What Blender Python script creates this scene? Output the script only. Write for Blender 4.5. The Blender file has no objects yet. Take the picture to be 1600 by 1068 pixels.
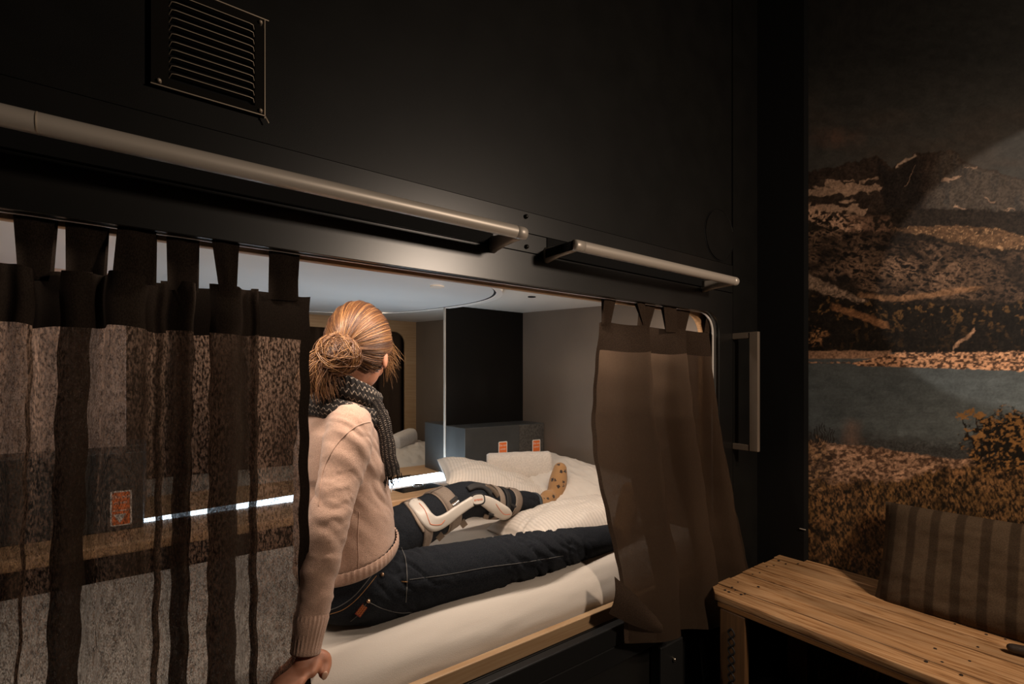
import bpy, bmesh, math, random
import numpy as np
from mathutils import Vector, Matrix, noise
from mathutils.bvhtree import BVHTree
random.seed(7); rng = np.random.default_rng(7)
sc = bpy.context.scene
C = sc.collection
PI = math.pi
V = Vector

# ------------------------------------------------------------------ camera
# eye at the origin, the pod wall is the plane Y=1, the mural wall X=2.03, floor z=-1.15
YAW = math.atan(550/750); SY, CY = math.sin(YAW), math.cos(YAW)
cd = bpy.data.cameras.new('camera'); cam = bpy.data.objects.new('camera', cd); C.objects.link(cam)
cam.rotation_euler = (PI/2, 0, -YAW); cd.sensor_width = 36; cd.lens = 750/1600*36
cd.shift_y = 58/1600; cd.clip_start = .02
sc.camera = cam
# ------------------------------------------------------------------ world, lights, exposure
w = bpy.data.worlds.new('world'); sc.world = w; w.use_nodes = True
w.node_tree.nodes['Background'].inputs[0].default_value = (.8, .65, .5, 1)
w.node_tree.nodes['Background'].inputs[1].default_value = 0.0
sc.view_settings.view_transform = 'Standard'; sc.view_settings.look = 'None'
sc.view_settings.exposure = 0.0; sc.view_settings.gamma = 1; sc.view_settings.use_curve_mapping = False
sc.cycles.use_denoising = True
sc.cycles.sample_clamp_indirect = 4

def area(name, loc, target, sx, sy, power, col):
    l = bpy.data.lights.new(name, 'AREA'); l.shape = 'RECTANGLE'; l.size = sx; l.size_y = sy
    l.energy = power; l.color = col
    o = bpy.data.objects.new(name, l); C.objects.link(o); o.location = loc
    o.rotation_euler = (V(target)-V(loc)).to_track_quat('-Z', 'Y').to_euler()
    return o
WARM = (1.0, .76, .56)
area('room_lamp', (1.30, -.72, .60), (1.15, 1.0, -.1), .14, .14, 16, (1, .80, .63))
def spot(name, loc, target, deg, blend, power, col, rad=.01):
    l = bpy.data.lights.new(name, 'SPOT'); l.energy = power; l.color = col; l.spot_size = math.radians(deg)
    l.spot_blend = blend; l.shadow_soft_size = rad
    o = bpy.data.objects.new(name, l); C.objects.link(o); o.location = loc
    o.rotation_euler = (V(target)-V(loc)).to_track_quat('-Z', 'Y').to_euler(); return o
spot('bench_fill', (1.30, -.72, .95), (1.75, .35, -.7), 44, .5, 50, (1, .76, .54), .02)  # extra spot added to brighten the bench top
spot('mural_spot', (.85, -.25, .62), (2.03, .13, .35), 35.5, .05, 30, (1, .90, .80), .012)
area('pod_strip_lamp', (.62, 1.095, .272), (.62, 1.36, -.45), 1.9, .02, 14, (1, .85, .72))
area('far_pod_lamp', (.9, 3.0, .40), (1.1, 3.2, -.6), .5, .1, 2.2, (1, .80, .58))

# ------------------------------------------------------------------ helpers
def ray(px, py):
    u = (px-800)/750; return V((SY+CY*u, CY-SY*u, (592-py)/750))
def P(px, py, X=None, Y=None, Z=None):
    r = ray(px, py)
    t = X/r.x if X is not None else (Y/r.y if Y is not None else Z/r.z)
    return r*t
def XatY(px, Y): r = ray(px, 592); return Y*r.x/r.y

def mat(name, col, rough=.6, metal=0, spec=.5, var=0, vscale=20, bump=0, bscale=200, vcol=None, stretch=(1,1,1), emit=None, estr=0, sheen=0, trans=0, detail=4, coat=0):
    m = bpy.data.materials.new(name); m.use_nodes = True; nt = m.node_tree; N = nt.nodes; L = nt.links
    b = N['Principled BSDF']
    b.inputs['Base Color'].default_value = (*col, 1); b.inputs['Roughness'].default_value = rough
    b.inputs['Metallic'].default_value = metal; b.inputs['Specular IOR Level'].default_value = spec
    if sheen: b.inputs['Sheen Weight'].default_value = sheen
    if coat: b.inputs['Coat Weight'].default_value = coat
    if emit: b.inputs['Emission Color'].default_value = (*emit, 1); b.inputs['Emission Strength'].default_value = estr
    tc = N.new('ShaderNodeTexCoord'); mp = N.new('ShaderNodeMapping'); mp.inputs['Scale'].default_value = stretch
    L.new(tc.outputs['Object'], mp.inputs[0])
    if var:
        n = N.new('ShaderNodeTexNoise'); n.inputs['Scale'].default_value = vscale; n.inputs['Detail'].default_value = detail
        L.new(mp.outputs[0], n.inputs['Vector'])
        r = N.new('ShaderNodeMapRange'); r.inputs[1].default_value = .3; r.inputs[2].default_value = .7
        L.new(n.outputs[0], r.inputs[0])
        mx = N.new('ShaderNodeMix'); mx.data_type = 'RGBA'
        c2 = vcol if vcol else tuple(c*(1-var) for c in col)
        mx.inputs[6].default_value = (*c2, 1); mx.inputs[7].default_value = (*col, 1)
        L.new(r.outputs[0], mx.inputs[0]); L.new(mx.outputs[2], b.inputs['Base Color'])
    if bump:
        n2 = N.new('ShaderNodeTexNoise'); n2.inputs['Scale'].default_value = bscale; n2.inputs['Detail'].default_value = 3
        L.new(mp.outputs[0], n2.inputs['Vector'])
        bp = N.new('ShaderNodeBump'); bp.inputs['Strength'].default_value = bump; bp.inputs['Distance'].default_value = .002
        L.new(n2.outputs[0], bp.inputs['Height']); L.new(bp.outputs[0], b.inputs['Normal'])
    return m

def link(me, name, m, parent=None, smooth=False):
    o = bpy.data.objects.new(name, me); C.objects.link(o)
    if m:
        me.materials.clear(); me.materials.append(m)
    if smooth:
        me.polygons.foreach_set('use_smooth', [True]*len(me.polygons))
    if parent:
        o.parent = parent; o.matrix_parent_inverse = Matrix.Translation(-parent.location)
    return o
def tag(o, label, cat, group=None, kind=None):
    o['label'] = label; o['category'] = cat
    if group: o['group'] = group
    if kind: o['kind'] = kind
    return o
def thing(name, loc, label, cat, group=None):
    o = bpy.data.objects.new(name, None); C.objects.link(o); o.location = loc; o.empty_display_size = .02
    return tag(o, label, cat, group)
def struct(o): o['kind'] = 'structure'; return o

class MB:
    def __init__(s): s.v = []; s.f = []
    def add(s, v, f):
        n = len(s.v); s.v += [tuple(x) for x in v]; s.f += [tuple(i+n for i in q) for q in f]
    def box(s, a, b, R=None, bevel=0):
        x0,y0,z0 = a; x1,y1,z1 = b
        if bevel:
            bm = bmesh.new(); bmesh.ops.create_cube(bm, size=1)
            for v in bm.verts: v.co = V(((x0+x1)/2+v.co.x*(x1-x0), (y0+y1)/2+v.co.y*(y1-y0), (z0+z1)/2+v.co.z*(z1-z0)))
            bmesh.ops.bevel(bm, geom=bm.edges[:], offset=bevel, segments=2, affect='EDGES', profile=.5)
            vs = [v.co.copy() for v in bm.verts]; bm.verts.index_update(); fs = [[v.index for v in f.verts] for f in bm.faces]; bm.free()
        else:
            vs = [V((x,y,z)) for x in (x0,x1) for y in (y0,y1) for z in (z0,z1)]
            fs = [(0,1,3,2),(4,6,7,5),(0,4,5,1),(2,3,7,6),(0,2,6,4),(1,5,7,3)]
        if R is not None: vs = [R @ v for v in vs]
        s.add(vs, fs); return s
    def loft(s, rings, closed=True, caps=True):
        n = len(rings[0]); vs = [p for r in rings for p in r]; fs = []
        for i in range(len(rings)-1):
            for j in range(n if closed else n-1):
                k = (j+1) % n; fs.append((i*n+j, i*n+k, (i+1)*n+k, (i+1)*n+j))
        if caps and closed:
            fs.append(tuple(range(n-1, -1, -1))); fs.append(tuple((len(rings)-1)*n+j for j in range(n)))
        s.add(vs, fs); return s
    def tube(s, pts, rad, n=12, ends=True, flat=1.0, up=None):
        pts = [V(p) for p in pts]
        if not hasattr(rad, '__len__'): rad = [rad]*len(pts)
        T = []
        for i in range(len(pts)):
            a = pts[max(0,i-1)]; b = pts[min(len(pts)-1,i+1)]; T.append((b-a).normalized())
        u = V(up) if up else (V((0,0,1)) if abs(T[0].z) < .9 else V((1,0,0)))
        rings = []
        def ring(p, t, r):
            nonlocal u
            u = (u - t*u.dot(t)).normalized(); w_ = t.cross(u)
            return [p + u*math.cos(2*PI*k/n)*r*flat + w_*math.sin(2*PI*k/n)*r for k in range(n)]
        if ends:
            for a in (80, 55, 28): rings.append(ring(pts[0]-T[0]*rad[0]*math.sin(math.radians(a)), T[0], rad[0]*math.cos(math.radians(a))))
        for p, t, r in zip(pts, T, rad): rings.append(ring(p, t, r))
        if ends:
            for a in (28, 55, 80): rings.append(ring(pts[-1]+T[-1]*rad[-1]*math.sin(math.radians(a)), T[-1], rad[-1]*math.cos(math.radians(a))))
        return s.loft(rings)
    def ell(s, c, r, R=None, n=20):
        c = V(c); rings = []
        for i in range(1, n):
            th = PI*i/n; rr = []
            for k in range(n*2):
                ph = PI*k/n
                p = V((r[0]*math.sin(th)*math.cos(ph), r[1]*math.sin(th)*math.sin(ph), -r[2]*math.cos(th)))
                rr.append(c + (R @ p if R else p))
            rings.append(rr)
        return s.loft(rings)
    def mesh(s, name='mesh'):
        me = bpy.data.meshes.new(name); me.from_pydata(s.v, [], s.f); me.update(); return me
    def build(s, name, m, parent=None, smooth=False, bevel=0, seg=2):
        me = s.mesh(name)
        if bevel or smooth:
            bm = bmesh.new(); bm.from_mesh(me); bmesh.ops.recalc_face_normals(bm, faces=bm.faces); 
            if bevel: bmesh.ops.bevel(bm, geom=bm.edges[:], offset=bevel, segments=seg, affect='EDGES', profile=.5)
            bm.to_mesh(me); bm.free()
        return link(me, name, m, parent, smooth)

def plate(outer, holes, thick, origin, ax, ay, an):
    """flat board with holes; outlines are 2-D, mapped by origin + ax*u + ay*v, thickness along an"""
    cu = bpy.data.curves.new('c', 'CURVE'); cu.dimensions = '2D'; cu.fill_mode = 'BOTH'; cu.extrude = thick/2
    for pl in [outer]+holes:
        sp = cu.splines.new('POLY'); sp.points.add(len(pl)-1); sp.use_cyclic_u = True
        for i, (a, b) in enumerate(pl): sp.points[i].co = (a, b, 0, 1)
    ob = bpy.data.objects.new('tmp', cu); C.objects.link(ob)
    dg = bpy.context.evaluated_depsgraph_get(); me = bpy.data.meshes.new_from_object(ob.evaluated_get(dg))
    bpy.data.objects.remove(ob)
    o, ax, ay, an = V(origin), V(ax), V(ay), V(an)
    for v in me.vertices:
        x, y, z = v.co; v.co = o + ax*x + ay*y + an*(z + thick/2)
    bm = bmesh.new(); bm.from_mesh(me); bmesh.ops.remove_doubles(bm, verts=bm.verts, dist=1e-6)
    bmesh.ops.recalc_face_normals(bm, faces=bm.faces); bm.to_mesh(me); bm.free()
    return me
def rrect(x0, y0, x1, y1, r, n=10):
    out = []
    for cx, cy, a0 in ((x1-r, y1-r, 0), (x0+r, y1-r, 90), (x0+r, y0+r, 180), (x1-r, y0+r, 270)):
        for k in range(n+1):
            a = math.radians(a0+90*k/n); out.append((cx+r*math.cos(a), cy+r*math.sin(a)))
    return out
def remesh(mb, voxel, smooth=6, fac=.5):
    me = mb.mesh(); o = bpy.data.objects.new('tmp', me); C.objects.link(o)
    r = o.modifiers.new('r', 'REMESH'); r.mode = 'VOXEL'; r.voxel_size = voxel
    s_ = o.modifiers.new('s', 'SMOOTH'); s_.iterations = smooth; s_.factor = fac
    dg = bpy.context.evaluated_depsgraph_get(); out = bpy.data.meshes.new_from_object(o.evaluated_get(dg))
    bpy.data.objects.remove(o); return out
def getco(me):
    a = np.empty(len(me.vertices)*3, np.float32); me.vertices.foreach_get('co', a); return a.reshape(-1,3)
def getn(me):
    a = np.empty(len(me.vertices)*3, np.float32); me.vertices.foreach_get('normal', a); return a.reshape(-1,3)
def setco(me, a): me.vertices.foreach_set('co', a.astype(np.float32).ravel()); me.update()
# vectorised value noise
def _hash(i, j, k, s):
    h = (i*374761393 + j*668265263 + k*2147483647 + s*1274126177) & 0xffffffff
    h = ((h ^ (h >> 13))*1274126177) & 0xffffffff
    h = ((h ^ (h >> 16))*2246822519) & 0xffffffff
    return ((h ^ (h >> 15)) & 0xffff)/65535.0
def vnoise(x, y, z=0, s=0):
    x = np.asarray(x, float); y = np.asarray(y, float)+0*x; z = np.asarray(z, float)+0*x
    xi, yi, zi = np.floor(x).astype(np.int64), np.floor(y).astype(np.int64), np.floor(z).astype(np.int64)
    f = lambda t: t*t*(3-2*t)
    a, b, c = f(x-xi), f(y-yi), f(z-zi); r = 0
    for dx in (0,1):
        for dy in (0,1):
            for dz in (0,1):
                r = r + _hash(xi+dx, yi+dy, zi+dz, s)*(a if dx else 1-a)*(b if dy else 1-b)*(c if dz else 1-c)
    return r
def fbm(x, y, z=0, o=4, s=0):
    r = 0; t = 0; a = 1
    for i in range(o):
        r = r + a*vnoise(np.asarray(x)*2**i, np.asarray(y)*2**i, np.asarray(z)*2**i, s+i); t += a; a *= .5
    return r/t
def cr(pts, n):
    """Catmull-Rom through pts (tuples of any length), n samples"""
    p = np.array(pts, float); p = np.vstack([2*p[0]-p[1], p, 2*p[-1]-p[-2]]); m = len(pts)-1; out = []
    for q in range(n):
        t = q/(n-1)*m; i = min(int(t), m-1); t -= i
        a, b, c, d = p[i], p[i+1], p[i+2], p[i+3]
        out.append(.5*((2*b)+(-a+c)*t+(2*a-5*b+4*c-d)*t*t+(-a+3*b-3*c+d)*t**3))
    return np.array(out)
def text_mesh(s, size, ext=.0004):
    cu = bpy.data.curves.new('t', 'FONT'); cu.body = s; cu.size = size; cu.extrude = ext; cu.align_x = 'CENTER'; cu.align_y = 'CENTER'
    ob = bpy.data.objects.new('tmp', cu); C.objects.link(ob)
    me = bpy.data.meshes.new_from_object(ob.evaluated_get(bpy.context.evaluated_depsgraph_get())); bpy.data.objects.remove(ob); return me
def place(me, o, ax, ay):
    o, ax, ay = V(o), V(ax).normalized(), V(ay).normalized(); an = ax.cross(ay)
    for v in me.vertices:
        x, y, z = v.co; v.co = o+ax*x+ay*y+an*z
    return me

# ------------------------------------------------------------------ materials
M = {}
M['black_wall'] = mat('black wall paint', (.009,.0086,.0076), .42, spec=.4, var=.35, vscale=9, bump=.08, bscale=900)
M['black_panel'] = mat('black laminate', (.011,.0105,.0095), .31, spec=1.0, var=.4, vscale=6, bump=.05, bscale=1200)
M['rail_black'] = mat('powder coated steel', (.010,.010,.010), .5, spec=.4, bump=.1, bscale=900)
M['matte_black'] = mat('matte black', (.004,.004,.004), .8, spec=.2)
M['floor'] = mat('dark floor', (.02,.018,.016), .6, var=.4, vscale=5)
M['steel'] = mat('brushed steel', (.56,.50,.43), .42, metal=.30, spec=.6, bump=.05, bscale=1500)
M['steel_bright'] = mat('bright metal', (.55,.45,.34), .4, metal=.3)  # brightened so louvre and vent edge lines show as highlights
M['vent'] = mat('glossy black metal', (.02,.018,.015), .22, metal=.4, spec=.9)
M['screw'] = mat('screw metal', (.3,.27,.22), .3, metal=1)
M['ply'] = mat('birch plywood', (.46,.31,.175), .5, var=.3, vscale=5, stretch=(1,8,30), vcol=(.36,.21,.10))
M['ply_edge'] = mat('plywood edge', (.50,.28,.13), .55, var=.4, vscale=5, stretch=(2,8,60))
M['shelf'] = mat('beech shelf', (.62,.38,.20), .42, var=.3, vscale=4, stretch=(2,18,4), vcol=(.46,.26,.13))
M['pod_grey'] = mat('taupe grey laminate', (.17,.135,.105), .5, var=.2, vscale=3)
M['pod_dark'] = mat('dark brown laminate', (.006,.005,.004), .6, spec=.12, var=.3, vscale=4)
M['ceil'] = mat('cream lacquer', (.72,.67,.60), .5)
M['ceil_panel'] = mat('pale lacquered panel', (.82,.81,.79), .35, var=.08, vscale=2)
M['beige_panel'] = mat('pinkish beige laminate', (.55,.40,.33), .5)
M['box_grey'] = mat('grey steel box', (.085,.087,.085), .38, metal=.35, var=.3, vscale=7)
M['box_cover'] = mat('scuffed cover plate', (.13,.12,.105), .45, metal=.2, var=.6, vscale=90, vcol=(.05,.045,.04))
M['orange'] = mat('orange sticker', (.95,.22,.05), .5)
M['white_print'] = mat('white print', (.85,.78,.70), .5)
M['sheet'] = mat('white cotton sheet', (.60,.535,.465), .85, spec=.2, bump=.25, bscale=500, sheen=.1)
M['towel'] = mat('white terry towel', (.70,.62,.54), .95, spec=.1, bump=1.0, bscale=420, sheen=.4, var=.2, vscale=160)
M['led'] = mat('lit diffuser strip', (.8,.85,.9), .4, emit=(.66,.84,1.0), estr=13)
M['glass_black'] = mat('black glass', (.01,.01,.01), .15)
M['chrome'] = mat('chrome', (.8,.8,.8), .15, metal=1)
M['skin'] = mat('skin', (.56,.25,.15), .5, var=.2, vscale=60, bump=.15, bscale=600)
M['skin'].node_tree.nodes['Principled BSDF'].inputs['Subsurface Weight'].default_value = .08
M['nail'] = mat('nail', (.66,.40,.28), .3)
M['sweater'] = mat('pink beige wool', (.56,.355,.26), .95, spec=.1, var=.22, vscale=260, bump=.9, bscale=700, sheen=.35)
M['denim'] = mat('dark denim', (.025,.027,.031), .9, spec=.12, var=.55, vcol=(.006,.0075,.011), vscale=330, bump=.5, bscale=900, stretch=(1,3,1))
M['denim_cuff'] = mat('faded denim edge', (.07,.08,.09), .9, var=.6, vscale=200)
M['stitch'] = mat('thread', (.10,.095,.09), .8)
M['tan_stitch'] = mat('tan thread', (.30,.15,.05), .8)
M['tag_red'] = mat('red woven label', (.22,.03,.015), .8)
M['tag_gold'] = mat('gold thread', (.6,.28,.06), .7)
M['copper'] = mat('copper rivet', (.75,.48,.30), .3, metal=.9)
M['hair'] = mat('auburn hair', (.120,.050,.017), .42, spec=.5, var=.5, vscale=14, vcol=(.11,.042,.014))
M['hair_light'] = mat('light auburn hair', (.30,.145,.052), .40, spec=.6)
M['hair_dark'] = mat('dark auburn hair', (.05,.018,.007), .5)
M['shell'] = mat('white plastic shell', (.60,.54,.47), .35, spec=.5)
M['strap'] = mat('grey brown webbing', (.24,.18,.135), .7, var=.3, vscale=300, bump=.4, bscale=900)
M['pad'] = mat('black padding', (.015,.013,.012), .7, bump=.3, bscale=500)
M['bronze'] = mat('bronze buckle', (.20,.15,.11), .35, metal=.5)
M['strap_light'] = mat('taupe strap edge', (.32,.24,.18), .6)
M['orange_line'] = mat('orange line', (.65,.15,.05), .5)
M['grip'] = mat('dark brown leather', (.035,.025,.02), .5, bump=.3, bscale=200)
M['eye'] = mat('eye white', (.8,.8,.8), .2)
M['iris'] = mat('brown iris', (.06,.03,.02), .2)
M['lips'] = mat('lips', (.45,.13,.10), .4)

def node_mat(name):
    m = bpy.data.materials.new(name); m.use_nodes = True; nt = m.node_tree
    return m, nt, nt.nodes, nt.links, nt.nodes['Principled BSDF']
def stripes(name, c1, c2, axis, freq, rough=.8, soft=.1, duty=.5, bump=.2, extra=None):
    m, nt, N, L, b = node_mat(name)
    tc = N.new('ShaderNodeTexCoord'); mp = N.new('ShaderNodeMapping'); L.new(tc.outputs['UV' if axis < 0 else 'Object'], mp.inputs[0])
    sep = N.new('ShaderNodeSeparateXYZ'); L.new(mp.outputs[0], sep.inputs[0])
    mu = N.new('ShaderNodeMath'); mu.operation = 'MULTIPLY'; mu.inputs[1].default_value = freq; L.new(sep.outputs[abs(axis) if axis >= 0 else 0], mu.inputs[0])
    fr = N.new('ShaderNodeMath'); fr.operation = 'PINGPONG'; fr.inputs[1].default_value = 1; L.new(mu.outputs[0], fr.inputs[0])
    mr = N.new('ShaderNodeMapRange'); mr.inputs[1].default_value = duty-soft; mr.inputs[2].default_value = duty+soft; L.new(fr.outputs[0], mr.inputs[0])
    mx = N.new('ShaderNodeMix'); mx.data_type = 'RGBA'; mx.inputs[6].default_value = (*c1,1); mx.inputs[7].default_value = (*c2,1)
    L.new(mr.outputs[0], mx.inputs[0])
    nz = N.new('ShaderNodeTexNoise'); nz.inputs['Scale'].default_value = 350; L.new(tc.outputs['Object'], nz.inputs['Vector'])
    m2 = N.new('ShaderNodeMix'); m2.data_type = 'RGBA'; m2.blend_type = 'MULTIPLY'; m2.inputs[0].default_value = bump
    L.new(mx.outputs[2], m2.inputs[6]); L.new(nz.outputs[0], m2.inputs[7])
    L.new(m2.outputs[2], b.inputs['Base Color']); b.inputs['Roughness'].default_value = rough; b.inputs['Specular IOR Level'].default_value = .2
    bp = N.new('ShaderNodeBump'); bp.inputs['Strength'].default_value = .3; bp.inputs['Distance'].default_value = .001
    L.new(nz.outputs[0], bp.inputs['Height']); L.new(bp.outputs[0], b.inputs['Normal'])
    return m
M['satin'] = stripes('white satin stripe', (.70,.62,.54), (.60,.53,.455), -1, 84, .6, .3, .55, .12)
M['cushion'] = stripes('brown striped weave', (.115,.076,.046), (.060,.038,.022), -1, 21, .95, .06, .62, .75)

# bench pine with grain and knots
def pine(name, seed):
    m, nt, N, L, b = node_mat(name)
    tc = N.new('ShaderNodeTexCoord'); mp = N.new('ShaderNodeMapping'); mp.inputs['Scale'].default_value = (34, 2.2, 34); mp.inputs['Location'].default_value = (seed*3.7, seed*1.3, 0)
    L.new(tc.outputs['Object'], mp.inputs[0])
    n = N.new('ShaderNodeTexNoise'); n.inputs['Scale'].default_value = 1.2; n.inputs['Detail'].default_value = 5; n.inputs['Distortion'].default_value = .7; L.new(mp.outputs[0], n.inputs['Vector'])
    wv = N.new('ShaderNodeMath'); wv.operation = 'MULTIPLY'; wv.inputs[1].default_value = 5; L.new(n.outputs[0], wv.inputs[0])
    pp = N.new('ShaderNodeMath'); pp.operation = 'PINGPONG'; pp.inputs[1].default_value = .5; L.new(wv.outputs[0], pp.inputs[0])
    cr_ = N.new('ShaderNodeValToRGB'); e = cr_.color_ramp.elements
    e[0].position = 0; e[0].color = (.25,.125,.052,1); e[1].position = .5; e[1].color = (.52,.315,.165,1)
    e2 = cr_.color_ramp.elements.new(.15); e2.color = (.42,.225,.10,1)
    L.new(pp.outputs[0], cr_.inputs[0])
    n3 = N.new('ShaderNodeTexNoise'); n3.inputs['Scale'].default_value = 3.2; n3.inputs['Detail'].default_value = 3
    mp3 = N.new('ShaderNodeMapping'); mp3.inputs['Location'].default_value = (seed*5.1, seed, 0); mp3.inputs['Scale'].default_value = (3,1,1); L.new(tc.outputs['Object'], mp3.inputs[0]); L.new(mp3.outputs[0], n3.inputs['Vector'])
    mr3 = N.new('ShaderNodeMapRange'); mr3.inputs[1].default_value = .35; mr3.inputs[2].default_value = .65; _t = .86+.22*((seed*37) % 10)/10; mr3.inputs[3].default_value = .74*_t; mr3.inputs[4].default_value = 1.15*_t; L.new(n3.outputs[0], mr3.inputs[0])
    m3 = N.new('ShaderNodeMix'); m3.data_type = 'RGBA'; m3.blend_type = 'MULTIPLY'; m3.inputs[0].default_value = 1; L.new(cr_.outputs[0], m3.inputs[6]); L.new(mr3.outputs[0], m3.inputs[7])
    # knots
    vo = N.new('ShaderNodeTexVoronoi'); vo.inputs['Scale'].default_value = 1; mpk = N.new('ShaderNodeMapping'); mpk.inputs['Scale'].default_value = (9, 3.4, 0.01); mpk.inputs['Location'].default_value = (seed*2.9, seed*7.7, .3)
    L.new(tc.outputs['Object'], mpk.inputs[0]); L.new(mpk.outputs[0], vo.inputs['Vector'])
    nk = N.new('ShaderNodeMath'); nk.operation = 'ADD'; L.new(vo.outputs['Distance'], nk.inputs[0])
    sc_ = N.new('ShaderNodeMath'); sc_.operation = 'MULTIPLY'; sc_.inputs[1].default_value = .18; L.new(n.outputs[0], sc_.inputs[0]); L.new(sc_.outputs[0], nk.inputs[1])
    mk = N.new('ShaderNodeMapRange'); mk.inputs[1].default_value = .14; mk.inputs[2].default_value = .24; L.new(nk.outputs[0], mk.inputs[0])
    m4 = N.new('ShaderNodeMix'); m4.data_type = 'RGBA'; m4.inputs[6].default_value = (.13,.05,.016,1); L.new(mk.outputs[0], m4.inputs[0]); L.new(m3.outputs[2], m4.inputs[7])
    L.new(m4.outputs[2], b.inputs['Base Color']); b.inputs['Roughness'].default_value = .48; b.inputs['Specular IOR Level'].default_value = .35
    bp = N.new('ShaderNodeBump'); bp.inputs['Strength'].default_value = .25; bp.inputs['Distance'].default_value = .002; L.new(n.outputs[0], bp.inputs['Height']); L.new(bp.outputs[0], b.inputs['Normal'])
    return m
# sheer linen curtain: dark threads, translucent, open weave
def linen(name, openness, col=(.070,.047,.034)):
    m, nt, N, L, b = node_mat(name)
    N.remove(b); out = [n for n in N if n.type == 'OUTPUT_MATERIAL'][0]
    tc = N.new('ShaderNodeTexCoord'); mp = N.new('ShaderNodeMapping'); mp.inputs['Scale'].default_value = (1.5, 1.5, .62); L.new(tc.outputs['Object'], mp.inputs[0])
    n = N.new('ShaderNodeTexNoise'); n.inputs['Scale'].default_value = 480; n.inputs['Detail'].default_value = 2; L.new(mp.outputs[0], n.inputs['Vector'])
    n2 = N.new('ShaderNodeTexNoise'); n2.inputs['Scale'].default_value = 95; n2.inputs['Detail'].default_value = 3; L.new(mp.outputs[0], n2.inputs['Vector'])
    ad = N.new('ShaderNodeMath'); ad.operation = 'MULTIPLY_ADD'; ad.inputs[1].default_value = .5; L.new(n.outputs[0], ad.inputs[2]); L.new(n2.outputs[0], ad.inputs[0])
    mr = N.new('ShaderNodeMapRange'); mr.inputs[1].default_value = .58; mr.inputs[2].default_value = .92; mr.inputs[3].default_value = openness*.25; mr.inputs[4].default_value = openness*1.75; L.new(ad.outputs[0], mr.inputs[0])
    cm = N.new('ShaderNodeMix'); cm.data_type = 'RGBA'; cm.inputs[6].default_value = (*[c*.7 for c in col],1); cm.inputs[7].default_value = (*[c*1.4 for c in col],1)
    mr2 = N.new('ShaderNodeMapRange'); mr2.inputs[1].default_value = .35; mr2.inputs[2].default_value = .65; L.new(n.outputs[0], mr2.inputs[0]); L.new(mr2.outputs[0], cm.inputs[0])
    df = N.new('ShaderNodeBsdfDiffuse'); L.new(cm.outputs[2], df.inputs[0])
    tl = N.new('ShaderNodeBsdfTranslucent'); tl.inputs[0].default_value = (min(1,col[0]*7), col[1]*6.4, col[2]*6.2, 1) if openness > .1 else (min(1,col[0]*(6 if openness else 2.5)), col[1]*(5.6 if openness else 2.5), col[2]*(5.2 if openness else 2.5), 1)
    m1 = N.new('ShaderNodeMixShader'); m1.inputs[0].default_value = .33 if openness else .06
    if openness > .1:
        n5 = N.new('ShaderNodeTexNoise'); n5.inputs['Scale'].default_value = 210; n5.inputs['Detail'].default_value = 4; L.new(mp.outputs[0], n5.inputs['Vector'])
        r5 = N.new('ShaderNodeMapRange'); r5.inputs[1].default_value = .40; r5.inputs[2].default_value = .62; r5.inputs[3].default_value = .04; r5.inputs[4].default_value = .62; L.new(n5.outputs[0], r5.inputs[0]); L.new(r5.outputs[0], m1.inputs[0])
    L.new(df.outputs[0], m1.inputs[1]); L.new(tl.outputs[0], m1.inputs[2])
    if openness:
        tp = N.new('ShaderNodeBsdfTransparent'); m2 = N.new('ShaderNodeMixShader'); L.new(mr.outputs[0], m2.inputs[0]); L.new(m1.outputs[0], m2.inputs[1]); L.new(tp.outputs[0], m2.inputs[2]); L.new(m2.outputs[0], out.inputs[0])
    else: L.new(m1.outputs[0], out.inputs[0])
    return m
M['linen'] = linen('open weave dark linen', .18, (.036,.025,.018))
M['linen_tight'] = linen('dark linen', .03, (.040,.027,.0185))
M['linen_hem'] = linen('doubled dark linen', 0, (.020,.0145,.011))
M['linen_hem_r'] = linen('doubled brown linen', 0, (.045,.030,.021))
# sock: mustard with dark flower spots
m, nt, N, L, b = node_mat('mustard sock with dark flowers')
tc = N.new('ShaderNodeTexCoord'); vo = N.new('ShaderNodeTexVoronoi'); vo.inputs['Scale'].default_value = 34; vo.inputs['Randomness'].default_value = .55; L.new(tc.outputs['Object'], vo.inputs['Vector'])
nz = N.new('ShaderNodeTexNoise'); nz.inputs['Scale'].default_value = 170; L.new(tc.outputs['Object'], nz.inputs['Vector'])
ml = N.new('ShaderNodeMath'); ml.operation = 'MULTIPLY_ADD'; ml.inputs[1].default_value = .55; L.new(nz.outputs[0], ml.inputs[0]); L.new(vo.outputs['Distance'], ml.inputs[2])
mr = N.new('ShaderNodeMapRange'); mr.inputs[1].default_value = .52; mr.inputs[2].default_value = .56; L.new(ml.outputs[0], mr.inputs[0])
mx = N.new('ShaderNodeMix'); mx.data_type = 'RGBA'; mx.inputs[6].default_value = (.03,.018,.014,1); mx.inputs[7].default_value = (.34,.18,.07,1)
L.new(mr.outputs[0], mx.inputs[0]); L.new(mx.outputs[2], b.inputs['Base Color']); b.inputs['Roughness'].default_value = .9; b.inputs['Sheen Weight'].default_value = .2
M['sock'] = m
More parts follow.
